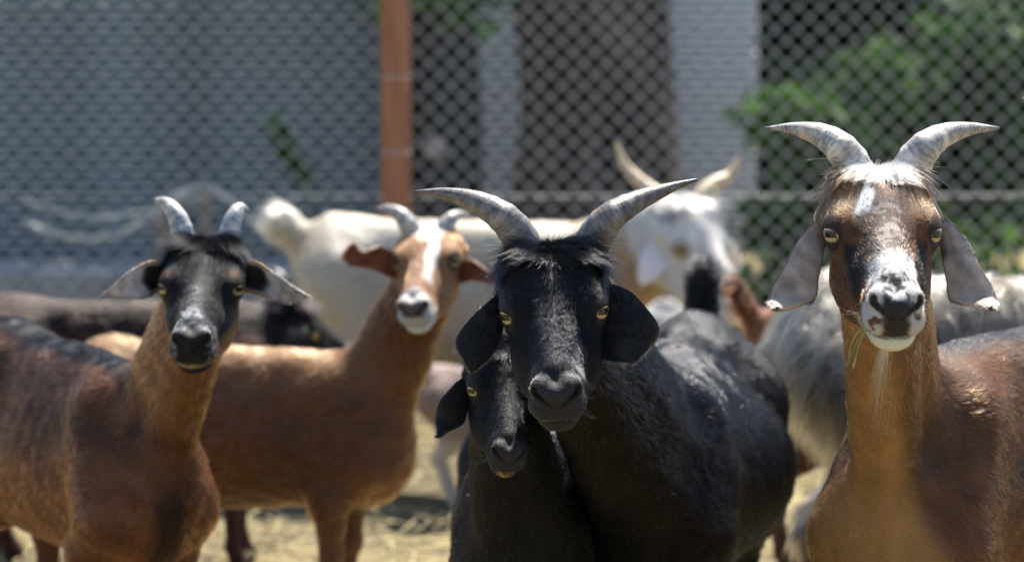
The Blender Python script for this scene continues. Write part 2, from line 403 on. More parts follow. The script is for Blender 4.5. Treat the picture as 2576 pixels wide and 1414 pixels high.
        Ve = c + re * bul[:, None] * (sp[:, :1] * hw_ + sp[:, 1:2] * uw + sp[:, 2:] * ow)
        i = np.arange(NT - 1)[:, None] * NP; j = np.arange(NP)[None]; jj = (j + 1) % NP
        Fe = np.stack([i + j, i + NP + j, i + NP + jj, i + jj], -1).reshape(-1, 4)
        adopt(np_mesh('eye', Ve, Fe, M['eye'], None, k))
    # horns
    hdefs = []
    if horns is None:
        for sg in (-1, 1): hdefs.append((np.array([hw(-.07, sg * .032, .03), hw(-.10, sg * .045, .075), hw(-.145, sg * .075, .10), hw(-.19, sg * .11, .09)]), np.array([.020, .017, .012, .002]) * hs))
    else:
        for pts, hwid in horns:
            P = np.array([at(p[0], p[1], D + p[2]) for p in pts]); hdefs.append((P, np.array(hwid) / FPX * D))
    for P, rad in hdefs:
        n, m = 200, 28; A = catmull(P, n); r = np.maximum(catmull(rad[:, None] if rad.ndim == 1 else rad, n)[:, 0] if True else rad, .0008)
        s = np.concatenate([[0], np.cumsum(np.linalg.norm(np.diff(A, axis=0), axis=1))]); L = s[-1]; t = s / L
        T = unit(np.gradient(A, axis=0)); side = unit(np.cross(T, np.array([0, -1., .25]))); up = np.cross(side, T)
        ang = np.linspace(0, 2 * np.pi, m, endpoint=False)
        gph = rng.uniform(0, 6, 4)
        ringp = s / (.0105 * hs) * 2 * np.pi / 2 + 1.2 * np.sin(s / .05 + gph[0])
        ring = (.5 + .5 * np.sin(ringp[:, None] + .35 * np.sin(ang * 2 + gph[1])[None] + .5 * np.sin(ang + gph[2])[None])) ** 2
        ring = ring * (1 - ss(.45, .85, t))[:, None]
        fineR = .5 + .5 * np.sin(ringp[:, None] * 4.3 + 1.3 * np.sin(ang * 3 + gph[3])[None])
        rr = r[:, None] * (1 + ringamp * ring + .012 * fineR * (1 - t[:, None]))
        rr = rr * (1 + .10 * np.cos(ang)[None] ** 4)
        Vh = A[:, None] + rr[..., None] * (np.cos(ang)[None, :, None] * side[:, None] + 1.06 * np.sin(ang)[None, :, None] * up[:, None])
        Vh = Vh.reshape(-1, 3)
        base = np.array(horn_col); kk = np.tile(base, (n * m, 1))
        pat = nz(np.stack([np.cos(ang)[None] * .03 + 0 * s[:, None], np.sin(ang)[None] * .03 + 0 * s[:, None], s[:, None] * 3 + 0 * ang[None]], -1).reshape(-1, 3), 60, 5)
        pat2 = nz(Vh, 55, 6); pat3 = nz(Vh, 240, 7)
        kk = kk * (1 + .30 * pat + .22 * pat2 + .22 * pat3)[:, None] * (.58 + .50 * ring.ravel() + .26 * fineR.ravel())[:, None]
        kk = mixc(kk, base * np.array([1.5, 1.3, 1.0]), .5 * ss(.2, .8, pat2 + .4 * pat3))
        kk = mixc(kk, base * .28, ss(.955, .985, np.repeat(t, m)))
        i = np.arange(n - 1)[:, None] * m; j = np.arange(m)[None]; jj = (j + 1) % m
        Fh = np.stack([i + j, i + jj, i + m + jj, i + m + j], -1).reshape(-1, 4)
        adopt(np_mesh('horn', Vh, Fh, M['horn'], None, np.clip(kk, .01, .8)))
    # ears
    edefs = []
    if ears is None:
        for sg in (-1, 1):
            P = np.array([hw(-.045, sg * .052, .008), hw(-.05, sg * .095, .004), hw(-.035, sg * .125, -.035), hw(-.01, sg * .130, -.095)])
            edefs.append(dict(P=P, w=np.array([.014, .028, .034, .024]) * hs, blunt=.55, cup=.25))
    else:
        for e in ears:
            e = dict(e)
            if 'edges' in e:
                edefs.append(e); continue
            e['P'] = np.array([at(p[0], p[1], D + p[2]) for p in e['pts']]); e['w'] = np.array(e['hw']) / FPX * D; edefs.append(e)
    ear_pts = []
    for e in edefs:
        n, m = 44, 21; t = np.linspace(0, 1, n); bl_ = e.get('blunt', .6)
        if 'edges' in e:
            El, Er = (catmull(np.array([at(p[0], p[1], D + p[2]) for p in pp]), n) for pp in e['edges'])
            A = .5 * (El + Er); sv = .5 * (Er - El); w = np.maximum(np.linalg.norm(sv, axis=1), .0004)
        else:
          A = catmull(e['P'], n); w = catmull(e['w'][:, None], n)[:, 0]
          w = w * np.sqrt(np.clip(1 - np.clip((t - bl_) / (1 - bl_), 0, .999) ** 2.4, .004, 1))
        T = unit(np.gradient(A, axis=0)); view = unit(A - np.array([0, 0, CAMZ]))
        side = unit(np.cross(T, view)) if 'edges' not in e else unit(sv)
        nn = unit(np.cross(side, T))       # normal faces the front
        nn = nn * np.sign(-(nn * view).sum(1))[:, None]
        tw = math.radians(e.get('tilt', 0)); side2 = side * math.cos(tw) + nn * math.sin(tw); nn2 = unit(np.cross(side2, T)); nn2 *= np.sign((nn2 * nn).sum(1))[:, None]
        v = np.linspace(-1, 1, m)
        cup = e.get('cup', .25); cupv = cup * v ** 2 + e.get('roll', 0) * ss(.35, 1, v) + e.get('rolln', 0) * ss(.35, 1, -v)
        tipc = e.get('tip', 0) * ss(.75, 1, t)
        mid = A[:, None] + w[:, None, None] * v[None, :, None] * side2[:, None] + (w[:, None] * cupv[None] * (.35 + .65 * t[:, None]))[..., None] * nn2[:, None]
        mid = mid + (tipc * .03 * hs)[:, None, None] * nn2[:, None]
        wav = e.get('wave', 0) * np.sin(t * 7)[:, None] * v[None] * w[:, None]
        mid = mid + wav[..., None] * nn2[:, None]
        du = np.gradient(mid, axis=0); dv = np.gradient(mid, axis=1); ln = unit(np.cross(du, dv)); ln *= np.sign((ln * nn2[:, None]).sum(-1))[..., None]
        thk = .0028 * hs * (1 - .45 * np.abs(v)[None] ** 3) * np.ones((n, 1))
        fr, bk = mid + ln * thk[..., None], mid - ln * thk[..., None]
        # closed section: front across, then back the other way
        sec = np.concatenate([fr, bk[:, ::-1]], 1); mm = 2 * m; Ve = sec.reshape(-1, 3)
        i = np.arange(n - 1)[:, None] * mm; j = np.arange(mm)[None]; jj = (j + 1) % mm
        Fe = np.stack([i + j, i + jj, i + mm + jj, i + mm + j], -1).reshape(-1, 4)
        cap = np.array([[(n - 1) * mm + q, (n - 1) * mm + q + 1, (n - 1) * mm + mm - 2 - q, (n - 1) * mm + mm - 1 - q] for q in range(m - 1)])
        Fe = np.vstack([Fe, cap])
        Ne = np.concatenate([ln, -ln[:, ::-1]], 1).reshape(-1, 3)
        tt = np.repeat(t, mm); vv = np.tile(np.concatenate([v, v[::-1]]), n); front = np.tile(np.r_[np.ones(m), np.zeros(m)], n)
        ke = e['col'](g, Ve, tt, vv, front) if 'col' in e else np.tile(np.array(e.get('rgb', color(g, A[:1], *zones(A[:1]))[0])), (len(Ve), 1))
        nd = (unit(np.cross(Ve[Fe[:, 1]] - Ve[Fe[:, 0]], Ve[Fe[:, 2]] - Ve[Fe[:, 0]])) * Ne[Fe[:, 0]]).sum(1)
        if nd.mean() < 0: Fe = Fe[:, ::-1]
        eo_ = adopt(np_mesh('ear', Ve, Fe, M['ear'], None, ke))
        ear_pts.append((Ve, Fe, Ne, ke, np.repeat(T, mm, 0), eo_))
    # fur
    if fur_n:
        q, b, w, t = zones(V)
        bare = w * (1 - ss(.9, 1.1, np.sqrt(((q[:, 0] - .188) / .022) ** 2 + (q[:, 1] / .025) ** 2 + ((q[:, 2] + .009) / .020) ** 2)))
        eyed = np.minimum(np.linalg.norm((q * np.array([1, 1, 1])) - eyo, axis=1), np.linalg.norm(q * np.array([1, -1, 1]) - eyo, axis=1))
        bare = np.maximum(bare, (eyed < .0182) * 1.0)
        view = unit(V - np.array([0, 0, CAMZ])); facing = -(N * view).sum(1)
        wgt = (1 + 3.2 * w + 4 * w * ss(-.03, -.06, q[:, 0]) * ss(-.01, .02, q[:, 2])) * (1 - bare) * np.where(facing < -.45, .12, 1) * np.where(V[:, 2] < .12, .4, 1) + 1e-6
        rp, rn, _ = scatter(V, Q, N, fur_n, wgt)
        jp = rp + rng.normal(size=rp.shape) * .0042 * hs; q, b, w, t = zones(jp); colr = rimmed(rp, color(g, jp, q, b, w, t)); q, b, w, t = zones(rp)
        sgn = np.tanh(q[:, 1] / .012)
        fb = -.75 * hx[None] + np.array([0, 0, -.62])[None] * ss(.70, .55, b[:, 2])[:, None] * -1 * -1 + np.array([0, 0, -.15])
        fnk = unit(.5 * (crest + breast) - .5 * (poll + throat))[None] + np.array([0, 0, -.25])
        flow = fb * (1 - ss(.05, .45, t))[:, None] + fnk * ss(.05, .45, t)[:, None]
        fh = -F[None] * 1.0 + R[None] * (sgn * (.25 + .5 * ss(.03, .06, np.abs(q[:, 1]))))[:, None] + U[None] * .2
        top = ss(-.004, -.062, q[:, 0]) * ss(-.01, .025, q[:, 2]) * ss(.078, .056, np.abs(q[:, 1]))
        fp = F[None] * .8 + R[None] * (sgn * (.45 + .5 * np.abs(nz(rp, 30, 33))))[:, None] + np.array([0, 0, -.15])
        fh = fh * (1 - top)[:, None] + fp * top[:, None]
        flow = flow * (1 - w)[:, None] + fh * w[:, None]
        flow = flow + np.stack([nz(rp, 9, s) for s in (21, 22, 23)], -1) * .28 + np.stack([nz(rp, 26, s) for s in (27, 28, 29)], -1) * .22
        fu = unit(flow); rel = rp - B0; st_ = rel - fu * ((rel * fu).sum(1) * .86)[:, None]
        streak = .6 * nz(st_, 55, 34) + .6 * nz(st_, 120, 35)
        colr = colr * np.exp(streak * strand_var * (1.15 - .75 * w))[:, None]
        ln = hair_len * (1 - w) * (.8 + .35 * nz(rp, 14, 24).clip(-1, 1) * .4) + w * (.0085 * hs)
        muz = w * ss(.12, .165, q[:, 0]); ln = ln * (1 - muz) + muz * .0048 * hs
        eyd = np.minimum(np.linalg.norm(q - eyo, axis=1), np.linalg.norm(q * np.array([1, -1, 1]) - eyo, axis=1)); ln = ln * (.3 + .7 * ss(.018, .032, eyd))
        ln = ln * (1 - top * w) + top * w * tuft
        ridge = (1 - w) * ss(.03, .0, np.abs(b[:, 1])) * ss(.60, .68, b[:, 2]); ln = ln * (1 + .5 * ridge)
        legs = (1 - w) * ss(.36, .26, b[:, 2]); ln = ln * (1 - .5 * legs)
        tailw = (1 - w) * ss(-.70, -.74, b[:, 0]) * ss(.6, .66, b[:, 2]) * (droop == 0); ln = ln * (1 + 1.6 * tailw)
        ln = ln * np.exp(rng.normal(size=fur_n) * (.2 + .25 * top * w))
        rad = fur_rad * (1 - .25 * w)
        fo = fur_object('fur', None, rp, rn, unit(flow), ln, colr, rad, lift=((lift * (1 - top * w) + .26 * top * w) * (1 + .45 * np.clip(streak, -1, 1) * (1 - w)))[:, None], mat=mat, clump=((.13 if mat == 'furdark' else .2) * clump_k * (1 - .6 * w))[:, None], cell=.0075 if clump_k < 1.5 else .022, curl=.05 if mat == 'furdark' else .06, droop=droop, var=strand_var); adopt(fo)
        for Ve, Fe, Ne, ke, Te, eo_ in ear_pts:
            ne = int(fur_n * .045)
            ep, en, _ = scatter(Ve, Fe, Ne, ne, np.ones(len(Ve)))
            near = np.concatenate([((c_[:, None] - Ve[None]) ** 2).sum(-1).argmin(1) for c_ in np.array_split(ep, max(1, ne // 250))])
            (fur_object('ear_fur', eo_, ep, en, Te[near] + nz(ep, 40, 31)[:, None] * .2, np.full(ne, .0062 * hs) * np.exp(rng.normal(size=ne) * .25), ke[near], fur_rad * .7, lift=.22, mat=mat, clump=.2, cell=.006))
    g.root = root; g.V = V
    return g

# ------------------------------------------------------------------ ground
def ground_mat():
    m, t, b = new_mat('trampled_straw_dirt')
    c = t.nodes.new('ShaderNodeTexCoord')
    n1 = noise_node(t, 1.1, 5, .6, c.outputs['Object']); n2 = noise_node(t, 26, 6, .7, c.outputs['Object']); n3 = noise_node(t, 140, 4, .6, c.outputs['Object'])
    r1 = ramp(t, n1.outputs[0], [(.3, (.15, .13, .09)), (.5, (.29, .24, .14)), (.72, (.42, .35, .19))])
    r2 = ramp(t, n2.outputs[0], [(.3, (.30, .29, .27)), (.5, (.75, .73, .66)), (.75, (1.0, .95, .78))])
    mx = t.nodes.new('ShaderNodeMix'); mx.data_type = 'RGBA'; mx.blend_type = 'MULTIPLY'; mx.inputs[0].default_value = .85
    t.links.new(r1.outputs[0], mx.inputs[6]); t.links.new(r2.outputs[0], mx.inputs[7]); t.links.new(mx.outputs[2], b.inputs['Base Color'])
    b.inputs['Roughness'].default_value = .95; b.inputs['Specular IOR Level'].default_value = .15
    ad = t.nodes.new('ShaderNodeMath'); ad.operation = 'ADD'; t.links.new(n2.outputs[0], ad.inputs[0]); t.links.new(n3.outputs[0], ad.inputs[1])
    bump(t, b, ad.outputs[0], .6, .02); return m
gx = np.concatenate([np.linspace(-150, -6.2, 24), np.linspace(-6, 6, 121), np.linspace(6.2, 150, 24)])
gy = np.concatenate([np.linspace(-60, -1.2, 12), np.linspace(-1, 14, 151), np.linspace(14.3, 300, 30)])
X, Y = np.meshgrid(gx, gy, indexing='ij')
near = np.exp(-((X / 8) ** 2 + ((Y - 7) / 9) ** 2))
Pg = np.stack([X, Y, 0 * X], -1).reshape(-1, 3)
Z = (nz(Pg, .9, 41) * .010 + nz(Pg, 3.2, 42) * .006).reshape(X.shape) * near - .006
i = np.arange(len(gx) - 1)[:, None] * len(gy); j = np.arange(len(gy) - 1)[None]
Fg = np.stack([i + j, i + len(gy) + j, i + len(gy) + j + 1, i + j + 1], -1).reshape(-1, 4)
tag(np_mesh('ground', np.stack([X, Y, Z], -1).reshape(-1, 3), Fg, ground_mat()), kind='structure')
# loose straw
ns = 9000
sx = rng.uniform(-2.6, 2.6, ns); sy = rng.uniform(5.2, 9.6, ns)
keepw = nz(np.stack([sx, sy, 0 * sx], -1), 1.3, 43) > rng.uniform(-1.2, .6, ns); sx, sy = sx[keepw], sy[keepw]; ns = len(sx)
an = rng.uniform(0, np.pi, ns); le = rng.uniform(.02, .075, ns); wd = rng.uniform(.0012, .003, ns); tl = rng.normal(0, .18, ns)
dv = np.stack([np.cos(an), np.sin(an), tl], -1) * le[:, None]; pv = np.stack([-np.sin(an), np.cos(an), 0 * an], -1) * wd[:, None]
c0 = np.stack([sx, sy, .008 + np.abs(tl) * le + rng.uniform(0, .012, ns)], -1)
Vs = np.stack([c0 - dv - pv, c0 - dv + pv, c0 + dv + pv, c0 + dv - pv, c0 - dv * .2 + np.array([0, 0, .004]), c0 + dv * .3 + np.array([0, 0, .004])], 1).reshape(-1, 3)
o6 = np.arange(ns)[:, None] * 6
Fs = np.concatenate([o6 + np.array([[0, 1, 4]]), o6 + np.array([[1, 2, 5]]), o6 + np.array([[1, 5, 4]]), o6 + np.array([[2, 3, 5]]), o6 + np.array([[3, 0, 4]]), o6 + np.array([[3, 4, 5]])])
kc = np.repeat(np.array([[.38, .32, .17]]) * np.exp(rng.normal(size=(ns, 1)) * .3), 6, 0)
M['straw'] = attr_mat('dry_straw', .7, .3)
tag(np_mesh('straw_litter', Vs, Fs, M['straw'], None, np.clip(kc, .02, .8), False), 'scattered dry yellow straw over the trampled pen ground', 'straw', kind='stuff')

# ------------------------------------------------------------------ fence, walls and trees behind
FD = 9.25
M['wire'] = simple_mat('galvanised_wire', [(.3, (.42, .43, .44)), (.7, (.62, .63, .64))], 60, .45, .5, .1, .001, metallic=.25)
M['post'] = simple_mat('red_brown_post_timber', [(.25, (.20, .085, .045)), (.55, (.32, .145, .08)), (.8, (.42, .22, .14))], 9, .75, .3, .35, .004, (6, 6, .5))
fence = empty('chain_link_fence', (0, FD, 0))
tag(fence, 'galvanised chain link fence running across the whole pen behind the goats', 'fence')
def chain_link(x0, x1, z0, z1, y, half=.0360, r=.0025):
    parts = []; nxw = int((x1 - x0) / half); nzs = int((z1 - z0) / half)
    k = np.arange(nzs + 1); base = None
    for w in range(nxw):
        ph = (k + w) % 2
        x = x0 + (w + ph) * half + np.where(ph == 0, .0035, -.0035) * 0 + nz(np.stack([k * .05 + w, k * .03, k * 0.], -1), 1, 44) * .0025 + .008 * math.sin(w * .071) * np.sin(k * .11 + 1)
        yy = y + np.where(ph == 0, .0022, -.0022)
        parts.append(tube_vf(np.stack([x, yy, z0 + k * half], -1), r, 5))
    return join_vf(parts)
v, f = chain_link(-3.4, 3.4, .02, 2.05, FD); child_to(np_mesh('chain_link_mesh', v, f, M['wire']), fence)
zr = at(1700, 492, FD)[2]
v, f = tube_vf(np.array([[x, FD - .012, zr - .012 * math.sin((x + 3.4) * .46) + .01] for x in np.linspace(-3.4, 3.4, 60)]), .0017, 8); child_to(np_mesh('tension_wire', v, f, M['wire']), fence)
v, f = tube_vf(np.array([[x, FD - .004, 2.06] for x in np.linspace(-3.4, 3.4, 30)]), .017, 10); child_to(np_mesh('top_rail', v, f, M['wire']), fence)
pc = at(995, 300, FD - .055); hw_post = 35 / FPX * (FD - .055)
def bevel_box(name, c, h, mat, bev=.006):
    import bmesh
    bm = bmesh.new(); v, f = box_vf((0, 0, 0), h)
    vs = [bm.verts.new(p) for p in v]; [bm.faces.new([vs[q] for q in ff]) for ff in f]
    bmesh.ops.recalc_face_normals(bm, faces=bm.faces)
    bmesh.ops.bevel(bm, geom=list(bm.edges), offset=bev, segments=2, affect='EDGES', profile=.5)
    me = bpy.data.meshes.new(name); bm.to_mesh(me); bm.free(); me.materials.append(mat)
    o = link(bpy.data.objects.new(name, me)); o.location = c; return o
p = bevel_box('fence_post', (pc[0], FD - .055, 1.12), (hw_post, .045, 1.14), M['post'], .007)
tag(p, 'square reddish brown timber post holding up the wire fence', 'post')

for zt in (.42, .78, 1.02, 1.30, 1.62):
    hx_, hy_ = hw_post + .002, .047; zz_ = zt + np.array([0, .004, .006, .002, -.003])
    lp = np.array([(-hx_, hy_ + .012, zz_[0]), (-hx_, -hy_, zz_[1]), (hx_, -hy_, zz_[2]), (hx_, hy_ + .012, zz_[3])]) + np.array([pc[0], FD - .055, 0])
    lp = np.vstack([lp[0] + (lp[1] - lp[0]) * k for k in np.linspace(0, .98, 6)] + [lp[1] + (lp[2] - lp[1]) * k for k in np.linspace(0, .98, 8)] + [lp[2] + (lp[3] - lp[2]) * k for k in np.linspace(0, 1, 6)])
    t_ = np_mesh('wire_tie', *tube_vf(lp, .0022, 6), M['wire']); t_.parent = p; t_.matrix_parent_inverse = Matrix.Translation(Vector((pc[0], FD - .055, 1.12))).inverted()

def leaf_mesh(name, centers, size, mat, cols, parent=None, up=.5):
    n = len(centers); a = unit(rng.normal(size=(n, 3)) + np.array([0, 0, -.15])); nn = unit(rng.normal(size=(n, 3)) + np.array([0, -.25, up]))
    a = unit(a - (a * nn).sum(1)[:, None] * nn); b = np.cross(nn, a); s = size * np.exp(rng.normal(size=n) * .3); s = s[:, None]
    V = np.stack([centers - a * s, centers + b * s * .42 + a * s * .1 - nn * s * .08, centers + a * s - nn * s * .25, centers - b * s * .42 + a * s * .1 - nn * s * .08], 1).reshape(-1, 3)
    o4 = np.arange(n)[:, None] * 4; Fq = np.concatenate([o4 + np.array([[0, 1, 2]]), o4 + np.array([[0, 2, 3]])])
    return np_mesh(name, V, Fq, mat, parent, np.clip(np.repeat(cols, 4, 0), .005, .7), False)
def leaf_mat():
    m, t, b = new_mat('broad_leaf')
    a = t.nodes.new('ShaderNodeAttribute'); a.attribute_name = 'col'; t.links.new(a.outputs['Color'], b.inputs['Base Color'])
    b.inputs['Roughness'].default_value = .6; b.inputs['Specular IOR Level'].default_value = .2
    tr = t.nodes.new('ShaderNodeBsdfTranslucent'); t.links.new(a.outputs['Color'], tr.inputs[0])
    mx = t.nodes.new('ShaderNodeMixShader'); mx.inputs[0].default_value = .35
    t.links.new(b.outputs[0], mx.inputs[1]); t.links.new(tr.outputs[0], mx.inputs[2])
    t.links.new(mx.outputs[0], t.nodes['Material Output'].inputs[0]); return m
M['leaf'] = leaf_mat()
def leaf_cols(n, P, base, seed=50):
    return np.array(base) * (np.exp(rng.normal(size=(n, 1)) * .3 + nz(P, 3, seed)[:, None] * .35))
def cloud(c, s, n, hollow=.5):
    d = unit(rng.normal(size=(n, 3))); r = (hollow + (1 - hollow) * rng.random(n)) ** .7
    P = d * r[:, None]; P *= (1 + .28 * nz(d, 2.2, int(abs(c[0] * 97 + c[2] * 31)) % 400 + 60))[:, None]
    return np.asarray(c) + P * np.asarray(s)

def slat_wall(name, label, x0, x1, y, z0, z1, pitch, stops, backcol, tilt=0):
    e = empty(name, ((x0 + x1) / 2, y, 0)); tag(e, label, 'wall')
    mat = simple_mat(name + '_paint', stops, 5, .7, .3, .2, .003, (.6, 4, 4))
    bmat = simple_mat(name + '_backing', [(.3, backcol), (.7, tuple(np.array(backcol) * 1.5))], 6, .9)
    v, f = box_vf(((x0 + x1) / 2, y + .03, (z0 + z1) / 2), ((x1 - x0) / 2, .012, (z1 - z0) / 2)); child_to(np_mesh('backing_board', v, f, bmat, smooth=False), e)
    h = pitch * .34
    prof = np.array([[-.010, -h], [-.014, -h * .3], [-.011, h * .5], [.0, h], [.012, h], [.012, -h]])
    m_ = len(prof); V = np.array([[sx_ * (x1 - x0) / 2, py, pz] for sx_ in (-1, 1) for py, pz in prof])
    Fq = [[q, (q + 1) % m_, m_ + (q + 1) % m_, m_ + q] for q in range(m_)]
    me = None
    for q in range(int((z1 - z0) / pitch)):
        if me is None:
            o = np_mesh('slat', V, Fq, mat, None, smooth=False); me = o.data
        else: o = link(bpy.data.objects.new('slat', me))
        o.location = ((x0 + x1) / 2 + rng.normal() * .004, y + rng.normal() * .0015, z0 + pitch * (q + .5)); o.rotation_euler = (tilt + rng.normal() * .02, rng.normal() * .0006, 0)
        child_to(o, e)
    return e
xa = at(968, 400, 11.4)[0]
slat_wall('slatted_wall', 'low weathered grey slatted wall behind the fence, left of the post', -3.6, xa, 11.4, .16, 1.22, .033, [(.3, (.15, .18, .20)), (.55, (.24, .29, .315)), (.8, (.34, .40, .43))], (.02, .022, .025))
slat_wall('slatted_wall', 'tall pale blue white slatted wall behind the broad tree trunk', at(1150, 400, 12.6)[0], at(1900, 400, 12.6)[0], 12.6, .1, 1.62, .036, [(.3, (.78, .82, .86)), (.6, (.85, .88, .91)), (.8, (.88, .90, .93))], (.25, .27, .30), math.radians(-14))
M['concrete'] = simple_mat('old_concrete', [(.3, (.20, .20, .20)), (.6, (.32, .315, .31)), (.8, (.40, .39, .38))], 7, .9, .2, .4, .006)
def rough_box(name, c, h, mat, n=14, amp=.01):
    import bmesh
    bm = bmesh.new(); bmesh.ops.create_cube(bm, size=2); bmesh.ops.subdivide_edges(bm, edges=list(bm.edges), cuts=n, use_grid_fill=True)
    P = np.array([v.co[:] for v in bm.verts]) * np.asarray(h); P = P + unit(P) * (nz(P + np.asarray(c), 4, 71) * amp + nz(P + np.asarray(c), 13, 72) * amp * .5)[:, None]
    for v, p_ in zip(bm.verts, P): v.co = p_
    me = bpy.data.meshes.new(name); bm.to_mesh(me); bm.free(); me.materials.append(mat)
    for q in me.polygons: q.use_smooth = True
    o = link(bpy.data.objects.new(name, me)); o.location = c; return o
tag(rough_box('concrete_kerb', (-2.45, 10.0, .13), (1.75, .2, .19), M['concrete']), 'low rough grey concrete kerb at the foot of the fence, far left', 'kerb')

# trees
M['bark'] = simple_mat('furrowed_bark', [(.3, (.018, .014, .012)), (.5, (.075, .056, .047)), (.7, (.18, .14, .12))], 4.5, .95, .15, 1.0, .05, (2.2, 2.2, .45), 8)
M['bark_dark'] = simple_mat('dark_bark', [(.3, (.012, .013, .015)), (.7, (.045, .045, .047))], 8, .9, .2, .8, .03, (2, 2, .5), 8)  # near-black bark tone, only slightly varied
M['scar'] = simple_mat('cut_wood', [(.3, (.28, .21, .18)), (.7, (.42, .34, .31))], 20, .8)
def trunk(name, pts, rad, mat, parent, amp=.03, n=40, m=36):
    A = catmull(pts, n); r = catmull(np.array(rad)[:, None], n)[:, 0]; V, F_ = tube_vf(A, r, m)
    c = np.repeat(A, m, 0); d = unit(V - c); ang = np.arctan2(d[:, 1], d[:, 0])
    k = amp * (nz(np.stack([np.cos(ang) * 1.5, np.sin(ang) * 1.5, V[:, 2] * .35], -1), 2.2, 81) + .5 * nz(np.stack([np.cos(ang) * 3, np.sin(ang) * 3, V[:, 2] * .8], -1), 3, 82))
    return child_to(np_mesh(name, V + d * k[:, None], F_, mat), parent)
def tree(name, label, base, r0, top, mat, crown, ncrown, lcol, lsize=.055, limbs=()):
    e = empty(name, (base[0], base[1], 0)); tag(e, label, 'tree', None)
    trunk('trunk', [(base[0], base[1], -.05), (base[0] + .02, base[1], .7), (base[0] - .02, base[1] + .03, 1.6), (base[0], base[1] + .05, top)], [r0 * 1.25, r0 * 1.0, r0 * .93, r0 * .6], mat, e, r0 * .08)
    for lb in limbs: trunk('limb', lb[0], lb[1], mat, e, .012, 24, 14)
    P = np.vstack([cloud(c, s, int(ncrown * w), h) for c, s, w, h in crown])
    child_to(leaf_mesh('crown', P, lsize, M['leaf'], leaf_cols(len(P), P, lcol)), e); return e
tx = at(1490, 300, 11.8)[0]
tree('broad_tree', 'thick brown tree trunk standing right behind the wire fence', (tx, 11.8), .315, 3.6, M['bark'],
     [((tx + .2, 13.2, 4.6), (1.9, 1.3, 1.3), .55, .3), ((tx - 1.9, 12.6, 4.0), (1.4, 1.3, 1.0), .45, .3)], 9000, (.06, .12, .03), .06,
     [([(tx, 11.82, 2.6), (tx - .7, 11.8, 3.2), (tx - 1.5, 11.8, 3.7)], [.17, .12, .04]), ([(tx, 11.85, 2.7), (tx + .5, 12, 3.4), (tx + 1.2, 12.2, 4.2)], [.18, .12, .04])])
tx2 = at(1122, 300, 11.1)[0]
e2 = tree('ivy_tree', 'slim near black tree trunk with ivy leaves, right of the timber post', (tx2, 11.1), .118, 3.2, M['bark_dark'],
     [((tx2 - .05, 11.0, 1.32), (.30, .22, .22), .12, .2), ((tx2 + .1, 11.05, 1.75), (.45, .35, .4), .22, .2), ((tx2 - .7, 11.1, 2.7), (1.3, 1.1, .8), .66, .3)], 6500, (.07, .15, .045), .045)
v, f = tube_vf(np.array([at(1095, 372, 10.99), at(1095, 372, 10.90)]), [.048, .040], 16); V2 = np.vstack([v, at(1095, 372, 10.897)[None]])
F2 = np.vstack([f, [[16 + q, 16 + (q + 1) % 16, 32, 32] for q in range(16)]]); 
me = bpy.data.meshes.new('branch_stub'); me.from_pydata(V2.tolist(), [], [list(dict.fromkeys(map(int, q))) for q in F2]); me.materials.append(M['scar']); child_to(link(bpy.data.objects.new('branch_stub', me)), e2)

def shrub(name, label, blobs, n, base, size, stems):
    c = np.mean([b_[0] for b_ in blobs], axis=0); e = empty(name, (c[0], c[1], 0)); tag(e, label, 'shrub', None)
    P = np.vstack([cloud(c_, s_, int(n * w_), h_) for c_, s_, w_, h_ in blobs]); P = P[P[:, 2] > .03]
    child_to(leaf_mesh('foliage', P, size, M['leaf'], leaf_cols(len(P), P, base, 52)), e)
    for q in range(stems):
        b_ = blobs[q % len(blobs)]; x0 = b_[0][0] + rng.normal() * .1
        child_to(np_mesh('stem', *tube_vf(catmull(np.array([(x0, b_[0][1], -.03), (x0 + rng.normal() * .08, b_[0][1], b_[0][2] * .5), (b_[0][0] + rng.normal() * .15, b_[0][1], b_[0][2])]), 10), np.linspace(.018, .008, 10), 7), M['bark_dark']), e)
    return e
a1 = at(1985, 300, 10.6); a2 = at(2120, 420, 10.7); a3 = at(2250, 250, 11.0); a4 = at(1960, 560, 10.5); a5 = at(2110, 640, 10.4)
shrub('leafy_shrub', 'bright green leafy shrub behind the fence, above the back of the herd at right', [(a1, (.20, .16, .13), .2, .1), (a2, (.26, .2, .18), .25, .1), (a3, (.4, .3, .25), .25, .1), (a4, (.16, .15, .13), .12, .1), (a5, (.25, .2, .16), .18, .1), (at(2000, 800, 10.2), (.35, .25, .26), .25, .1), (at(2350, 760, 10.3), (.40, .25, .32), .35, .1)], 3000, (.075, .145, .036), .042, 6)
b1 = at(2480, 350, 11); b2 = at(2650, 200, 11.2)
shrub('leafy_shrub', 'dark green shrub at the far right end of the fence', [(b1, (.3, .25, .5), .5, .2), (b2, (.5, .3, .6), .5, .2)], 4200, (.05, .11, .03), .045, 4)
# far hedge: one dense mass of leaves
nh = 26000; Ph = np.stack([rng.uniform(-5.5, 5.5, nh), 15 + np.abs(rng.normal(0, .35, nh)), rng.uniform(.02, 3.4, nh)], -1)
Ph[:, 1] -= .5 * nz(Ph, .9, 55)
hg = empty('hedge', (0, 15, 0)); tag(hg, 'tall dark hedge forming the backdrop behind walls and trees', 'hedge')
child_to(leaf_mesh('foliage', Ph, .085, M['leaf'], leaf_cols(nh, Ph, (.035, .07, .025), 57)), hg)
v, f = box_vf((0, 15.9, 1.7), (5.6, .3, 1.7)); child_to(np_mesh('dark_core', v, f, M['bark_dark'], smooth=False), hg)  # plain dark box added for the shaded depth inside the hedge
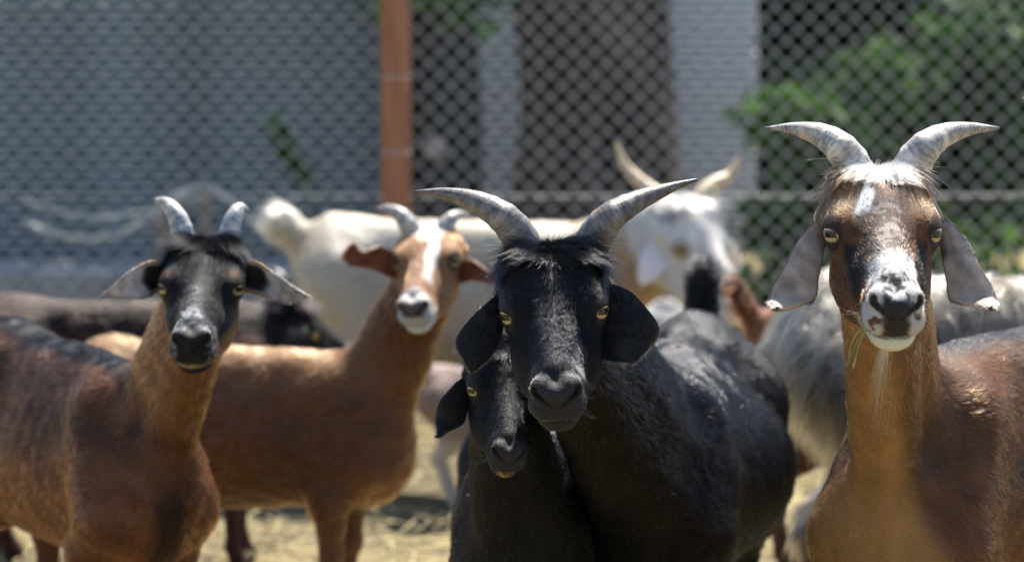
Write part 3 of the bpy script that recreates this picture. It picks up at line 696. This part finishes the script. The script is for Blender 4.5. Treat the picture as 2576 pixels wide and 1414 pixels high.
# green drooping stem by the grey wall
st = np.array([at(690, 300, 10.2), at(712, 360, 10.2), at(745, 430, 10.2), at(775, 495, 10.2), at(790, 640, 10.25), at(792, 980, 10.3)]); st[-1][2] = -.02
sp_ = empty('weed_stalk', (st[-1][0], st[-1][1], 0)); tag(sp_, 'single leaning green weed stalk in front of the grey slatted wall', 'weed')
M['stalk'] = simple_mat('green_stalk', [(.3, (.05, .10, .03)), (.7, (.09, .17, .05))], 30, .6)
cs = catmull(st, 40); child_to(np_mesh('stalk', *tube_vf(cs, np.linspace(.004, .008, 40), 6), M['stalk']), sp_)
Pl = np.repeat(cs[2:20], 5, 0) + rng.normal(size=(90, 3)) * .016; child_to(leaf_mesh('leaf_cluster', Pl, .035, M['leaf'], leaf_cols(90, Pl, (.08, .17, .05))), sp_)
# stakes and hanging rope
M['stake'] = simple_mat('weathered_stake', [(.3, (.20, .15, .12)), (.7, (.36, .28, .23))], 10, .85, .2, .4, .004, (5, 5, .6))
for (px, py, D, lab) in ((512, 475, 9.7, 'taller thin wooden stake by the grey wall, above the black faced goat'), (405, 540, 9.6, 'shorter thin wooden stake by the grey wall, left of the other stake')):
    tp = at(px, py, D); h = tp[2] / 2 + .03; o = bevel_box('wooden_stake', (tp[0], tp[1], tp[2] - h), (.015, .013, h), M['stake'], .003); o.rotation_euler = (.01, .015 * (1 if px > 450 else -1), .3)
    tag(o, lab, 'stake', None)
M['rope'] = simple_mat('pale_rope', [(.3, (.34, .35, .34)), (.7, (.52, .53, .52))], 80, .85)
rp_ = catmull(np.array([at(60, 560, 9.5), at(140, 590, 9.5), at(230, 602, 9.5), at(310, 585, 9.5), at(380, 545, 9.52), at(450, 490, 9.55), at(505, 470, 9.62), at(560, 490, 9.6), at(640, 560, 9.6)]), 80)
tag(np_mesh('rope', *tube_vf(rp_, .0115, 8), M['rope']), 'pale slack rope looped along the stakes before the grey wall', 'rope')
rp_ = catmull(np.array([at(60, 505, 9.7), at(200, 545, 9.7), at(300, 545, 9.7), at(420, 520, 9.7), at(500, 500, 9.71)]), 60)
tag(np_mesh('rope', *tube_vf(rp_, .007, 8), M['rope']), 'thinner faded rope sagging above the pale slack rope', 'rope')
# grey rubble mound
import bmesh
def mound(name, c, s, mat, amp=.14):
    bm = bmesh.new(); bmesh.ops.create_icosphere(bm, subdivisions=5, radius=1)
    P = np.array([v.co[:] for v in bm.verts]); k = 1 + amp * nz(P + np.asarray(c), 2.2, 74) + .06 * nz(P, 7, 75); P = P * k[:, None] * np.asarray(s)
    for v, p_ in zip(bm.verts, P): v.co = p_
    me = bpy.data.meshes.new(name); bm.to_mesh(me); bm.free(); me.materials.append(mat)
    for q in me.polygons: q.use_smooth = True
    o = link(bpy.data.objects.new(name, me)); o.location = c; return o
mc = at(1680, 830, 8.4); tag(mound('rubble_mound', (mc[0], 8.5, .05), (.26, .2, mc[2] + .02), M['concrete'], .08), 'grey rubble mound on the ground behind the black goat', 'mound')

# ------------------------------------------------------------------ the herd
def speck(P, fr, thr, seed): return ss(thr - .1, thr + .1, nz(P, fr, seed))
def c_black(g, P, q, b, w, t, chin=None):
    c = np.tile(np.array([.0055, .0055, .0068]), (len(P), 1))
    c = mixc(c, (.018, .016, .017), .6 * ss(.1, .8, nz(P, 9, 101)) * (1 - w))
    c = mixc(c, (.018, .019, .023), .8 * w * (.4 + .6 * speck(P, 70, .1, 106)) * ss(.034, .0, np.abs(q[:, 1])) * ss(-.02, .03, q[:, 0]))  # gloss along the nose bridge painted in as lighter bluish hair colour
    c = mixc(c, (.030, .029, .032), .8 * w * ss(.150, .172, q[:, 0]))
    if chin is not None: c = mixc(c, chin, w * (.25 + .75 * speck(P, 120, 0, 107)) * ss(-.054, -.060, q[:, 2]) * ss(.138, .15, q[:, 0]) * ss(.019, .011, np.abs(q[:, 1])))
    return c
def ear_black(g, P, t, v, fr):
    c = np.tile(np.array([.008, .008, .010]), (len(P), 1)); return mixc(c, (.06, .056, .058), .7 * ss(.80, 1.0, np.abs(v)) * ss(.3, .8, t) + .25 * ss(.2, 1, nz(P, 60, 102)))
def ear_edge(base, inner, edge, ew=.55):
    def f(g, P, t, v, fr):
        c = np.tile(np.array(base), (len(P), 1)) * (1 + .35 * nz(P, 70, 103))[:, None]
        c = mixc(c, inner, ss(.5, 0., t)); return mixc(c, edge, np.maximum(ss(.9, .99, np.abs(v)), ss(.955, .985, t)) * ew)
    return f
# black adult
G = 'goats standing at the front of the pen'
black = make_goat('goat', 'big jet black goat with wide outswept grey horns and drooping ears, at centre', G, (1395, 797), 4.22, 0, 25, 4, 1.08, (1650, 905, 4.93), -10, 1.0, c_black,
    horns=[([(1346, 712, .13), (1322, 628, .085), (1274, 555, .07), (1205, 512, .09), (1125, 489, .11), (1044, 482, .12)], [46, 44, 38, 28, 16, 3]),
           ([(1458, 702, .13), (1486, 618, .085), (1532, 550, .07), (1600, 508, .09), (1678, 476, .11), (1753, 452, .12)], [46, 43, 36, 26, 14, 3])],
    ears=[dict(edges=[[(1288, 722, .05), (1238, 752, .02), (1180, 808, 0), (1150, 855, -.01), (1160, 893, -.01), (1182, 926, 0)], [(1292, 745, .05), (1272, 775, .03), (1268, 820, .02), (1258, 862, .01), (1228, 905, 0), (1186, 927, 0)]], cup=-.22, col=ear_black, tip=.2),
          dict(edges=[[(1508, 728, .05), (1516, 780, .03), (1516, 840, .02), (1512, 885, .01), (1530, 906, 0), (1585, 909, 0)], [(1512, 706, .05), (1580, 730, .03), (1625, 775, .01), (1655, 822, 0), (1640, 862, 0), (1598, 906, 0)]], cup=-.22, col=ear_black, tip=.2)],
    girth=1.42, mat='furdark', fur_n=330000, fur_rad=.00036, lumps=.0022, strand_var=.4, hair_len=.021, tail=(-.735, 0, .815), tuft=.027, tail_r=(.036, .028), neck_w=1.12, lift=.42)
# black kid
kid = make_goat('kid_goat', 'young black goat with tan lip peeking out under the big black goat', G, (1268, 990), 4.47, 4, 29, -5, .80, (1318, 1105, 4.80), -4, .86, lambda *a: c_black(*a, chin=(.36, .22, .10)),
    horns=[([(1236, 905, .06), (1220, 840, .09), (1205, 768, .12)], [13, 10, 3]), ([(1300, 900, .06), (1316, 840, .09), (1330, 790, .12)], [13, 10, 3])],
    ears=[dict(edges=[[(1198, 932, .04), (1150, 960, .02), (1112, 1005, 0), (1098, 1045, 0), (1100, 1080, -.01), (1096, 1098, -.01)], [(1204, 958, .04), (1186, 990, .03), (1178, 1035, .02), (1165, 1066, .01), (1130, 1084, 0), (1098, 1099, -.01)]], cup=-.22, col=ear_black, tip=.3),
          dict(pts=[(1335, 925, .05), (1380, 955, .05), (1400, 1010, .06), (1405, 1070, .06)], hw=[12, 30, 38, 24], blunt=.6, cup=.2, tilt=10, col=ear_black)],
    girth=1.15, mat='furdark', fur_n=150000, fur_rad=.00036, lumps=.0022, strand_var=.4, hair_len=.018, neck_w=1.15, tuft=.02, lift=.36)
# black faced brown goat at left
def c_left(g, P, q, b, w, t):
    n = nz(P, 7, 111); n2 = nz(P, 24, 112)
    c = np.tile(np.array([.185, .072, .034]), (len(P), 1)) * (1 + .22 * n2)[:, None]
    c = mixc(c, (.050, .026, .020), .75 * ss(.50, .66, b[:, 2] + .05 * n) * (1 - ss(.05, .35, t)))
    c = mixc(c, (.235, .098, .040), ss(.1, .5, t))
    c = mixc(c, (.005, .005, .0065), ss(.062, .030, np.abs(b[:, 1]) + .008 * n2) * ss(.575, .64, b[:, 2]) * (1 - ss(.2, .45, t)))
    c = mixc(c, (.018, .012, .011), .85 * ss(.050, .020, np.abs(b[:, 1]) + .01 * n) * ss(.07, .13, b[:, 0]) * ss(.56, .48, b[:, 2]) * (1 - ss(.1, .3, t)))
    c = mixc(c, (.02, .012, .010), ss(.22, .12, b[:, 2]))
    r = np.abs(q[:, 1])
    h = np.tile(np.array([.0045, .0045, .0055]), (len(P), 1))
    h = mixc(h, (.17, .072, .028), ss(-.030, -.046, q[:, 2] + .2 * (r - .04)) * ss(.125, .10, q[:, 0]))
    h = mixc(h, (.17, .09, .045), .7 * ss(.012, .006, np.abs(q[:, 0] - .008)) * ss(.046, .054, r) * ss(.052, .03, q[:, 2]) * ss(.018, .03, q[:, 2]))
    sp = speck(P, 95, .15, 113)
    h = mixc(h, (.16, .17, .19), .75 * ss(.014, .006, r) * ss(.045, .065, q[:, 0]) * ss(.13, .11, q[:, 0]) * sp)
    h = mixc(h, (.30, .32, .36), ss(.112, .128, q[:, 0]) * ss(.182, .166, q[:, 0]) * ss(.038, .03, r) * ss(-.025, -.010, q[:, 2]) * (.15 + .7 * speck(P, 120, .1, 114)))
    h = mixc(h, (.20, .20, .20), .7 * ss(.145, .16, q[:, 0]) * ss(.022, .027, r) * speck(P, 130, .15, 115) * ss(-.055, -.045, q[:, 2]))
    h = mixc(h, (.34, .24, .10), ss(.006, .002, np.abs(q[:, 2] + .0555)) * ss(.14, .155, q[:, 0]))
    return c * (1 - w)[:, None] + h * w[:, None]
def eL(g, P, t, v, fr):
    c = np.tile(np.array([.30, .26, .235]), (len(P), 1)) * (1 + .3 * nz(P, 80, 104) + .25 * nz(P, 25, 105))[:, None]
    dark = ss(.52, .40, t + .1 * np.abs(v)) * ss(.85, .7, np.abs(v)); c = mixc(c, (.014, .011, .011), dark); c = mixc(c, (.24, .15, .085), ss(.8, .9, np.abs(v)) * ss(.5, .4, t))
    return mixc(c, (.04, .035, .04), np.maximum(ss(.88, .98, np.abs(v)) * ss(.45, .6, t) * .7, ss(.95, .985, t)))
left = make_goat('goat', 'brown goat with black face and two short ribbed horns, at front left', G, (507, 735), 4.95, 0, 18, -1, 1.0, (325, 915, 5.25), 31, .95, c_left,
    horns=[([(470, 672, .12), (461, 598, .08), (445, 545, .08), (418, 512, .10), (386, 503, .11)], [27, 26, 22, 15, 3]),
           ([(562, 672, .12), (575, 598, .08), (588, 548, .08), (604, 524, .10), (628, 534, .11)], [26, 24, 20, 14, 3])],
    ears=[dict(edges=[[(432, 728, .05), (390, 738, .03), (365, 752, 0), (312, 748, 0), (256, 750, 0)], [(432, 668, .05), (380, 656, .03), (335, 678, .01), (295, 712, 0), (255, 746, 0)]], cup=.22, col=eL, wave=.1),
          dict(edges=[[(584, 668, .05), (640, 656, .03), (690, 686, .01), (735, 718, 0), (776, 745, 0)], [(584, 728, .05), (645, 738, .03), (685, 752, 0), (722, 762, 0), (776, 749, 0)]], cup=.22, col=eL, wave=.1)],
    fur_n=200000, strand_var=.38, hair_len=.024, tuft=.020, horn_col=(.42, .42, .43), neck_w=.64, crest_x=.02, ringamp=.06)
# tan goat with a white blaze
def c_mid(g, P, q, b, w, t):
    n = nz(P, 6, 121)
    c = np.tile(np.array([.26, .118, .056]), (len(P), 1)) * (1 + .15 * nz(P, 20, 122))[:, None]
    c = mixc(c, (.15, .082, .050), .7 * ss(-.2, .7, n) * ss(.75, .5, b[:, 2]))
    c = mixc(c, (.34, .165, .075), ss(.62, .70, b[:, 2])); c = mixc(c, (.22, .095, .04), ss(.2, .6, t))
    hind = ss(-.40, -.5, b[:, 0]); c = mixc(c, (.012, .010, .010), hind * ss(.36, .28, b[:, 2] + .03 * n))
    r = q[:, 1]
    h = np.tile(np.array([.30, .145, .065]), (len(P), 1))
    h = mixc(h, (.19, .10, .06), .6 * ss(.02, .012, np.abs(r + .008)) * ss(.0, .05, q[:, 0]))
    h = mixc(h, (.80, .79, .77), ss(.032, .018, np.abs(r - .006) + .006 * n) * ss(.0, -.045, q[:, 0]))
    h = mixc(h, (.80, .79, .77), ss(.014, .007, np.abs(r - .020) + .004 * nz(P, 30, 123)) * ss(.12, .08, q[:, 0]) * ss(-.01, .01, q[:, 2]))
    h = mixc(h, (.60, .55, .50), ss(.135, .15, q[:, 0])); h = mixc(h, (.15, .11, .10), ss(.176, .184, q[:, 0]) * ss(-.03, -.02, q[:, 2]))
    h = mixc(h, (.82, .80, .75), ss(-.050, -.056, q[:, 2]) * ss(.10, .13, q[:, 0]))
    return c * (1 - w)[:, None] + h * w[:, None]
eM = ear_edge((.16, .048, .022), (.20, .07, .035), (.45, .36, .30), .35)
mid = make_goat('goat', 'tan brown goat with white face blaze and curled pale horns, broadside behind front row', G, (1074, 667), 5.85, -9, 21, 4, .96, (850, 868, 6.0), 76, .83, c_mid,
    horns=[([(1040, 640, .10), (1036, 588, .06), (1014, 548, .06), (980, 527, .08), (944, 526, .09)], [27, 26, 20, 12, 3]), ([(1110, 640, .10), (1116, 592, .06), (1130, 556, .06), (1156, 541, .08), (1190, 548, .09)], [26, 24, 18, 11, 3])],
    ears=[dict(edges=[[(1016, 702, .04), (979, 698, .02), (945, 682, .01), (913, 674, 0), (880, 668, 0), (862, 650, -.01)], [(1016, 640, .04), (973, 627, .02), (953, 618, .01), (913, 632, 0), (888, 608, 0), (864, 634, -.01)]], cup=.25, col=eM),
          dict(edges=[[(1136, 660, .04), (1164, 657, .02), (1190, 654, .01), (1235, 684, 0), (1265, 672, 0), (1290, 668, -.01)], [(1136, 712, .04), (1165, 712, .02), (1190, 706, .01), (1230, 713, 0), (1262, 706, 0), (1289, 680, -.01)]], cup=.25, col=eM)],
    fine=.0035, coarse=.009, fur_n=110000, fur_rad=.0006, hair_len=.026, strand_var=.45, horn_col=(.38, .36, .34), dome=.3, tuft=.010, legs_shift=(-.05, .06), neck_w=.70, crest_x=.03)
# brown and white goat at right
def c_right(g, P, q, b, w, t):
    n = nz(P, 6, 131); n2 = nz(P, 26, 132); st = nz(P * np.array([1, 1, .25]), 30, 133)
    c = np.tile(np.array([.170, .072, .032]), (len(P), 1)) * (1 + .2 * n2)[:, None]
    c = mixc(c, (.055, .030, .022), .8 * ss(-.1, .8, n) )
    c = mixc(c, (.30, .125, .050), .7 * ss(-.20, -.45, b[:, 0] + .05 * n) * ss(.50, .62, b[:, 2]))
    c = mixc(c, (.020, .018, .020), ss(.05, .02, np.abs(b[:, 1])) * ss(.61, .67, b[:, 2]) * (1 - ss(.1, .3, t)))
    front = (P - .5 * (g.throat + g.breast)) @ g.F * 0 + ((P - (g.throat + (g.breast - g.throat) * ((P - g.throat) @ (g.breast - g.throat) / ((g.breast - g.throat) @ (g.breast - g.throat)))[:, None])) @ np.array([g.hx[0], g.hx[1], 0]))
    neck = ss(.02, .2, t) + .9 * ss(.05, .11, b[:, 0]) * ss(.40, .46, b[:, 2])
    c = mixc(c, (.46, .245, .095), np.clip(neck, 0, 1) * ss(.0, .035, front + .010 * n) * .9)
    c = mixc(c, (.17, .075, .035), np.clip(ss(.15, .4, t), 0, 1) * (1 - ss(.0, .03, front)) * .8)
    c = c * (1 + .18 * st)[:, None]
    r = np.abs(q[:, 1]); rs = q[:, 1]; f, u = q[:, 0], q[:, 2]
    h = np.tile(np.array([.135, .060, .028]), (len(P), 1)) * (1 + .3 * nz(P, 60, 140))[:, None]
    h = mixc(h, (.20, .12, .065), ss(.025, .04, r) * ss(.03, .0, f) * ss(-.02, 0, u))
    h = mixc(h, (.075, .045, .033), ss(.036, .026, r + .006 * n2) * ss(-.01, .005, u))
    h = mixc(h, (.34, .30, .27), .75 * ss(.024, .012, r) * ss(-.01, .02, f) * speck(P, 90, .1, 134))
    h = mixc(h, (.012, .010, .010), ss(.010, .005, np.abs(r - .050 + .14 * f)) * ss(.01, .022, f) * ss(.13, .09, f) * ss(-.042, -.03, u) * ss(.02, .005, u))
    wv = .010 * n2
    h = mixc(h, (.80, .79, .77), ss(.046, .034, np.abs(rs - .004) + wv) * ss(-.030, -.050, f + wv * .6))
    h = mixc(h, (.80, .80, .80), ss(.013, .008, np.abs(rs + .016 + .25 * (f + .03)) + wv * .5) * ss(-.06, -.05, f) * ss(.02, .005, f) * ss(.0, .02, u))
    h = mixc(h, (.10, .05, .03), ss(.036, .046, r) * ss(-.03, -.05, f) * ss(.0, .02, u))
    nose = ss(.085, .115, f) * ss(.024 + .012, .022, r) * ss(-.024, -.012, u)
    h = mixc(h, (.58, .59, .60), nose * (.50 + .45 * speck(P, 110, -.1, 139)))
    h = mixc(h, (.04, .036, .036), nose * ss(.12, .15, f) * speck(P, 170, .12, 135))
    h = mixc(h, (.56, .54, .52), ss(.140, .152, f) * ss(.014, .020, r) * ss(-.051, -.045, u) * speck(P, 60, -.55, 136) * .9)
    h = mixc(h, (.03, .025, .024), ss(.158, .168, f) * ss(.017, .011, r) * ss(-.018, -.026, u))
    h = mixc(h, (.03, .026, .026), ss(.184, .189, f)* ss(-.034, -.026, u))
    h = mixc(h, (.78, .74, .62), ss(-.0525, -.0555, u) * ss(.09, .12, f))
    return c * (1 - w)[:, None] + h * w[:, None]
def ear_right(g, P, t, v, fr):
    c = np.tile(np.array([.38, .31, .27]), (len(P), 1)) * (1 + .3 * nz(P, 80, 137) + .25 * nz(P, 22, 138))[:, None]
    c = mixc(c, (.55, .42, .33), .7 * ss(.72, .92, t)); return mixc(c, (.035, .03, .032), np.maximum(ss(.9, .98, np.abs(v)) * .8, ss(.955, .985, t)))
right = make_goat('goat', 'brown goat with white poll, speckled white nose and long neck, at far right', G, (2219, 602), 4.15, -1, 18, 0, 1.15, (2335, 850, 4.64), -38, 1.10, c_right,
    horns=[([(2170, 525, .14), (2152, 436, .095), (2118, 378, .08), (2068, 342, .10), (2000, 325, .12), (1926, 323, .13)], [46, 45, 39, 29, 16, 3]),
           ([(2270, 525, .14), (2288, 436, .095), (2322, 378, .08), (2372, 342, .10), (2440, 325, .12), (2514, 323, .13)], [46, 45, 39, 29, 16, 3])],
    ears=[dict(edges=[[(2092, 542, .06), (2050, 560, .04), (2005, 610, .02), (1975, 670, 0), (1945, 720, -.01), (1936, 758, -.02), (1942, 778, -.02)], [(2096, 588, .06), (2076, 620, .04), (2068, 660, .02), (2060, 705, .01), (2056, 740, 0), (2035, 762, -.01), (1948, 780, -.02)]], cup=-.2, col=ear_right, tip=.5),
          dict(edges=[[(2346, 588, .06), (2364, 620, .04), (2372, 660, .02), (2380, 705, .01), (2384, 740, 0), (2405, 762, -.01), (2492, 780, -.02)], [(2350, 542, .06), (2390, 560, .04), (2435, 610, .02), (2465, 670, 0), (2495, 720, -.01), (2504, 758, -.02), (2498, 778, -.02)]], cup=-.2, col=ear_right, tip=.5)],
    fur_n=240000, strand_var=.42, hair_len=.019, tuft=.018, horn_col=(.42, .40, .38), neck_w=.62, crest_x=.02)
# white horned goat behind
def c_white(g, P, q, b, w, t):
    c = np.tile(np.array([.80, .72, .58]), (len(P), 1)); n = nz(P, 4, 141)
    c = mixc(c, (.60, .46, .30), .7 * ss(.0, .8, n)); c = mixc(c, (.52, .47, .40), .4 * ss(.2, .9, nz(P, 9, 142))); c = mixc(c, (.55, .34, .16), .85 * ss(.1, .4, t) * ss(-.4, .3, n))
    c = mixc(c, (.70, .52, .25), .7 * ss(.42, .34, b[:, 2]))
    h = np.tile(np.array([.72, .69, .64]), (len(P), 1)); h = mixc(h, (.45, .28, .15), .6 * ss(.020, .012, np.sqrt((q[:, 0] - .02) ** 2 + (np.abs(q[:, 1]) - .066) ** 2 + (q[:, 2] - .012) ** 2)))
    return c * (1 - w)[:, None] + h * w[:, None]
Gb = 'goats standing further back in the pen'
white = make_goat('goat', 'cream white goat with tall twisted horns and raised tail, standing before the fence', Gb, (1752, 628), 7.45, 38, 36, -4, 1.28, (1400, 565, 7.6), 78, .97, c_white,
    horns=[([(1716, 560, .04), (1675, 510, .04), (1622, 468, .06), (1576, 420, .08), (1546, 350, .08)], [26, 22, 17, 11, 3]), ([(1764, 550, .06), (1766, 500, .07), (1792, 466, .09), (1836, 440, .11), (1864, 390, .12)], [26, 23, 18, 12, 3])],
    ears=[dict(pts=[(1702, 580, .04), (1665, 620, .0), (1640, 665, -.03), (1612, 715, -.04)], hw=[18, 30, 34, 20], blunt=.6, cup=.2, tilt=0, rgb=(.74, .70, .70)), dict(pts=[(1800, 600, .10), (1830, 625, .14), (1842, 660, .15), (1845, 700, .15)], hw=[14, 20, 22, 14], blunt=.6, cup=.2, tilt=0, rgb=(.74, .70, .66))],
    fine=.005, coarse=.011, fur_n=60000, fur_rad=.001, hair_len=.022, horn_col=(.62, .50, .36), tail=(-.775, 0, .725), girth=1.1, tail_r=(.045, .045), neck_w=1.05, rim_dark=.35, strand_var=.2)
def c_dark(g, P, q, b, w, t):
    c = np.tile(np.array([.070, .024, .017]), (len(P), 1)); c = mixc(c, (.022, .011, .010), ss(.63, .69, b[:, 2] + .02 * nz(P, 6, 151)))
    h = mixc(np.tile(np.array([.016, .013, .014]), (len(P), 1)), (.6, .6, .6), ss(.10, .13, q[:, 0]) * ss(.02, .01, np.abs(q[:, 1]))); return c * (1 - w)[:, None] + h * w[:, None]
make_goat('goat', 'dark chocolate goat with lowered black head, behind the black faced goat', Gb, (775, 838), 6.75, 100, 30, 0, .85, (560, 760, 6.7), 88, .85, c_dark, fine=.006, coarse=.011, fur_n=36000, fur_rad=.001, horn_col=(.05, .05, .05))
def c_rust(g, P, q, b, w, t):
    c = np.tile(np.array([.30, .115, .050]), (len(P), 1)); c = mixc(c, (.09, .04, .03), .8 * ss(.60, .48, b[:, 2])); return mixc(c, (.035, .014, .010), ss(-.72, -.76, b[:, 0]) * .9)
make_goat('goat', 'rust brown goat seen as rump and upright dark tail, behind the black goat', Gb, (0, 0), 6.6, 90, 40, 0, 1.0, (2560, 815, 6.6), 86, .84, c_rust, lower_head=(at(2900, 760, 6.7)), fine=.006, coarse=.011, fur_n=40000, fur_rad=.001, tail=(-.775, 0, .80), tail_r=(.034, .022))
def c_shag(g, P, q, b, w, t):
    s = .6 * nz(P * np.array([1, 1, .28]), 15, 161) + .7 * nz(P * np.array([1, 1, .2]), 48, 164) + rng.normal(size=len(P)) * .35
    c = np.tile(np.array([.62, .54, .43]), (len(P), 1)); c = mixc(c, (.19, .15, .12), ss(.1, .9, s)); c = mixc(c, (.48, .34, .2), .5 * ss(.2, .9, nz(P, 8, 162)))
    c = mixc(c, (.05, .028, .020), .8 * ss(.55, .9, nz(P, 5, 163)) * ss(.55, .65, b[:, 2])); return mixc(c, (.055, .030, .022), ss(.30, .22, b[:, 2]))
make_goat('goat', 'shaggy grey and white long haired goat between the black goat and far right goat', Gb, (0, 0), 5.7, 90, 30, 0, 1.15, (2985, 705, 5.65), 82, 1.08, c_shag, lower_head=(at(3200, 620, 5.6)), fine=.007, coarse=.011, fur_n=60000, fur_rad=.0011, hair_len=.085, droop=.55, lift=.3, tail=(-.76, 0, .60), clump_k=2.6)
def c_tan(g, P, q, b, w, t):
    c = np.tile(np.array([.40, .29, .25]), (len(P), 1)); return mixc(c, (.72, .69, .66), ss(.42, .34, b[:, 2]))
make_goat('kid_goat', 'small dusty pink and white kid half hidden behind the young black goat', Gb, (0, 0), 7.4, 80, 40, 0, .62, (1400, 940, 7.35), 88, .50, c_tan, lower_head=(at(1490, 905, 7.3)), fine=.006, coarse=.009, fur_n=15000, fur_rad=.0009, hair_len=.014, horns=[], legs_shift=(0, .10))

# ------------------------------------------------------------------ small things on the goats
def strands(name, roots, tips, sag, col, rad, parent, K=8, mat='fur'):
    n = len(roots); t = np.linspace(0, 1, K)[None, :, None]
    P = roots[:, None] * (1 - t) + tips[:, None] * t + sag[:, None] * (t * (1 - t) * 2)
    hc = bpy.data.hair_curves.new(name); hc.add_curves([K] * n); hc.attributes['position'].data.foreach_set('vector', P.astype(np.float32).ravel())
    a = hc.attributes.get('radius') or hc.attributes.new('radius', 'FLOAT', 'POINT'); a.data.foreach_set('value', (np.ones((n, 1)) * rad * np.linspace(1, .25, K)[None]).astype(np.float32).ravel())
    ca = hc.attributes.new('col', 'FLOAT_COLOR', 'CURVE'); ca.data.foreach_set('color', np.tile(np.array([*col, 1.]), n).astype(np.float32))
    hc.materials.append(M[mat]); return child_to(link(bpy.data.objects.new(name, hc)), parent)
def goat_whiskers(g, col, n=26):
    f = rng.uniform(.12, .17, n); r = rng.choice([-1, 1], n) * rng.uniform(.024, .032, n); u = rng.uniform(-.045, -.015, n)
    R0 = np.array([g.hw(*x) for x in zip(f, r, u)]); D_ = np.sign(r)[:, None] * g.R + g.F * rng.uniform(-.3, .7, n)[:, None] + np.array([0, 0, -.5])
    strands('whiskers', R0, R0 + unit(D_ + rng.normal(size=(n, 3)) * .25) * rng.uniform(.015, .045, n)[:, None], rng.normal(size=(n, 3)) * .006, col, .00016, g.root)
goat_whiskers(black, (.03, .03, .03)); goat_whiskers(kid, (.04, .035, .03)); goat_whiskers(right, (.6, .55, .5)); goat_whiskers(left, (.08, .07, .06))
ch = right.hw(.140, -.004, -.064); nb = 70
R0 = ch + rng.normal(size=(nb, 3)) * np.array([.004, .004, .002]); tip = at(2200, 1030, 4.12)
strands('beard', R0, tip + rng.normal(size=(nb, 3)) * np.array([.005, .006, .045]) - np.array([0, 0, 1]) * 0 + (R0 - ch) * .8, rng.normal(size=(nb, 3)) * .007, (.80, .74, .60), .00026, right.root)
# hay in the mouth
M['hay'] = simple_mat('green_hay', [(.3, (.16, .19, .07)), (.7, (.34, .34, .14))], 60, .6)
hroot = right.hw(.150, -.026, -.040); hv = []
for dx, (qx, qy), r in ((0, (2146, 925), .0016), (-6, (2134, 900), .0009), (-10, (2130, 918), .0006)):
    e_ = at(qx, qy, 4.0); hv.append(tube_vf(catmull(np.array([hroot + np.array([dx * .0006, 0, 0]), .5 * (hroot + e_) + rng.normal(size=3) * .004, e_]), 12), r, 6))
v, f = join_vf(hv); tag(np_mesh('hay_wisp', v, f, M['hay']), 'green yellow hay wisp hanging from the mouth of the far right goat', 'hay')
# fly on the young goat
def proj(P):
    d = P - np.array([0, 0, CAMZ]); dep = d[:, 1] * _cp - d[:, 2] * _sp; up = d[:, 1] * _sp + d[:, 2] * _cp
    return np.stack([CX + d[:, 0] / dep * FPX, CY - up / dep * FPX], -1)
pk = proj(kid.V); near_ = np.linalg.norm(pk - np.array([1176, 1232]), axis=1); cand = np.where(near_ < 9)[0]
fp_ = kid.V[cand[kid.V[cand][:, 1].argmin()]].astype(float) + np.array([0, -.006, 0])
fe = empty('fly', fp_); tag(fe, 'tiny pale winged fly sitting on the chest of the young black goat', 'fly')
M['fly'] = simple_mat('fly_body', [(.3, (.03, .03, .03)), (.7, (.09, .08, .07))], 300, .5); M['wing'] = simple_mat('fly_wing', [(.3, (.35, .34, .32)), (.7, (.55, .53, .5))], 300, .3)
prof = np.array([0, .0016, .0022, .0019, .0012, .0019, .0020, .0010, .0015, .0012, 0.0003]); zz = np.linspace(-.0055, .0055, 11)
child_to(np_mesh('fly_body', *tube_vf(np.stack([fp_[0] + 0 * zz, fp_[1] + 0 * zz, fp_[2] + zz], -1), np.maximum(prof, .0003), 10), M['fly']), fe)
for sg in (-1, 1):
    wv_ = np.array([(0, -.001, .001), (.0022, -.002, -.001), (.0062, -.0026, -.004), (.0066, -.0026, -.0062), (.0040, -.0022, -.0064), (.001, -.0016, -.0030)]) * np.array([sg, 1, 1])
    me = bpy.data.meshes.new('wing'); me.from_pydata(np.vstack([fp_ + wv_, fp_ + wv_ + np.array([0, .0002, 0])]).tolist(), [], [[0, 1, 2, 3, 4, 5], [11, 10, 9, 8, 7, 6]] + [[q, (q + 1) % 6, 6 + (q + 1) % 6, 6 + q] for q in range(6)])
    me.materials.append(M['wing']); child_to(link(bpy.data.objects.new('wing', me)), fe)
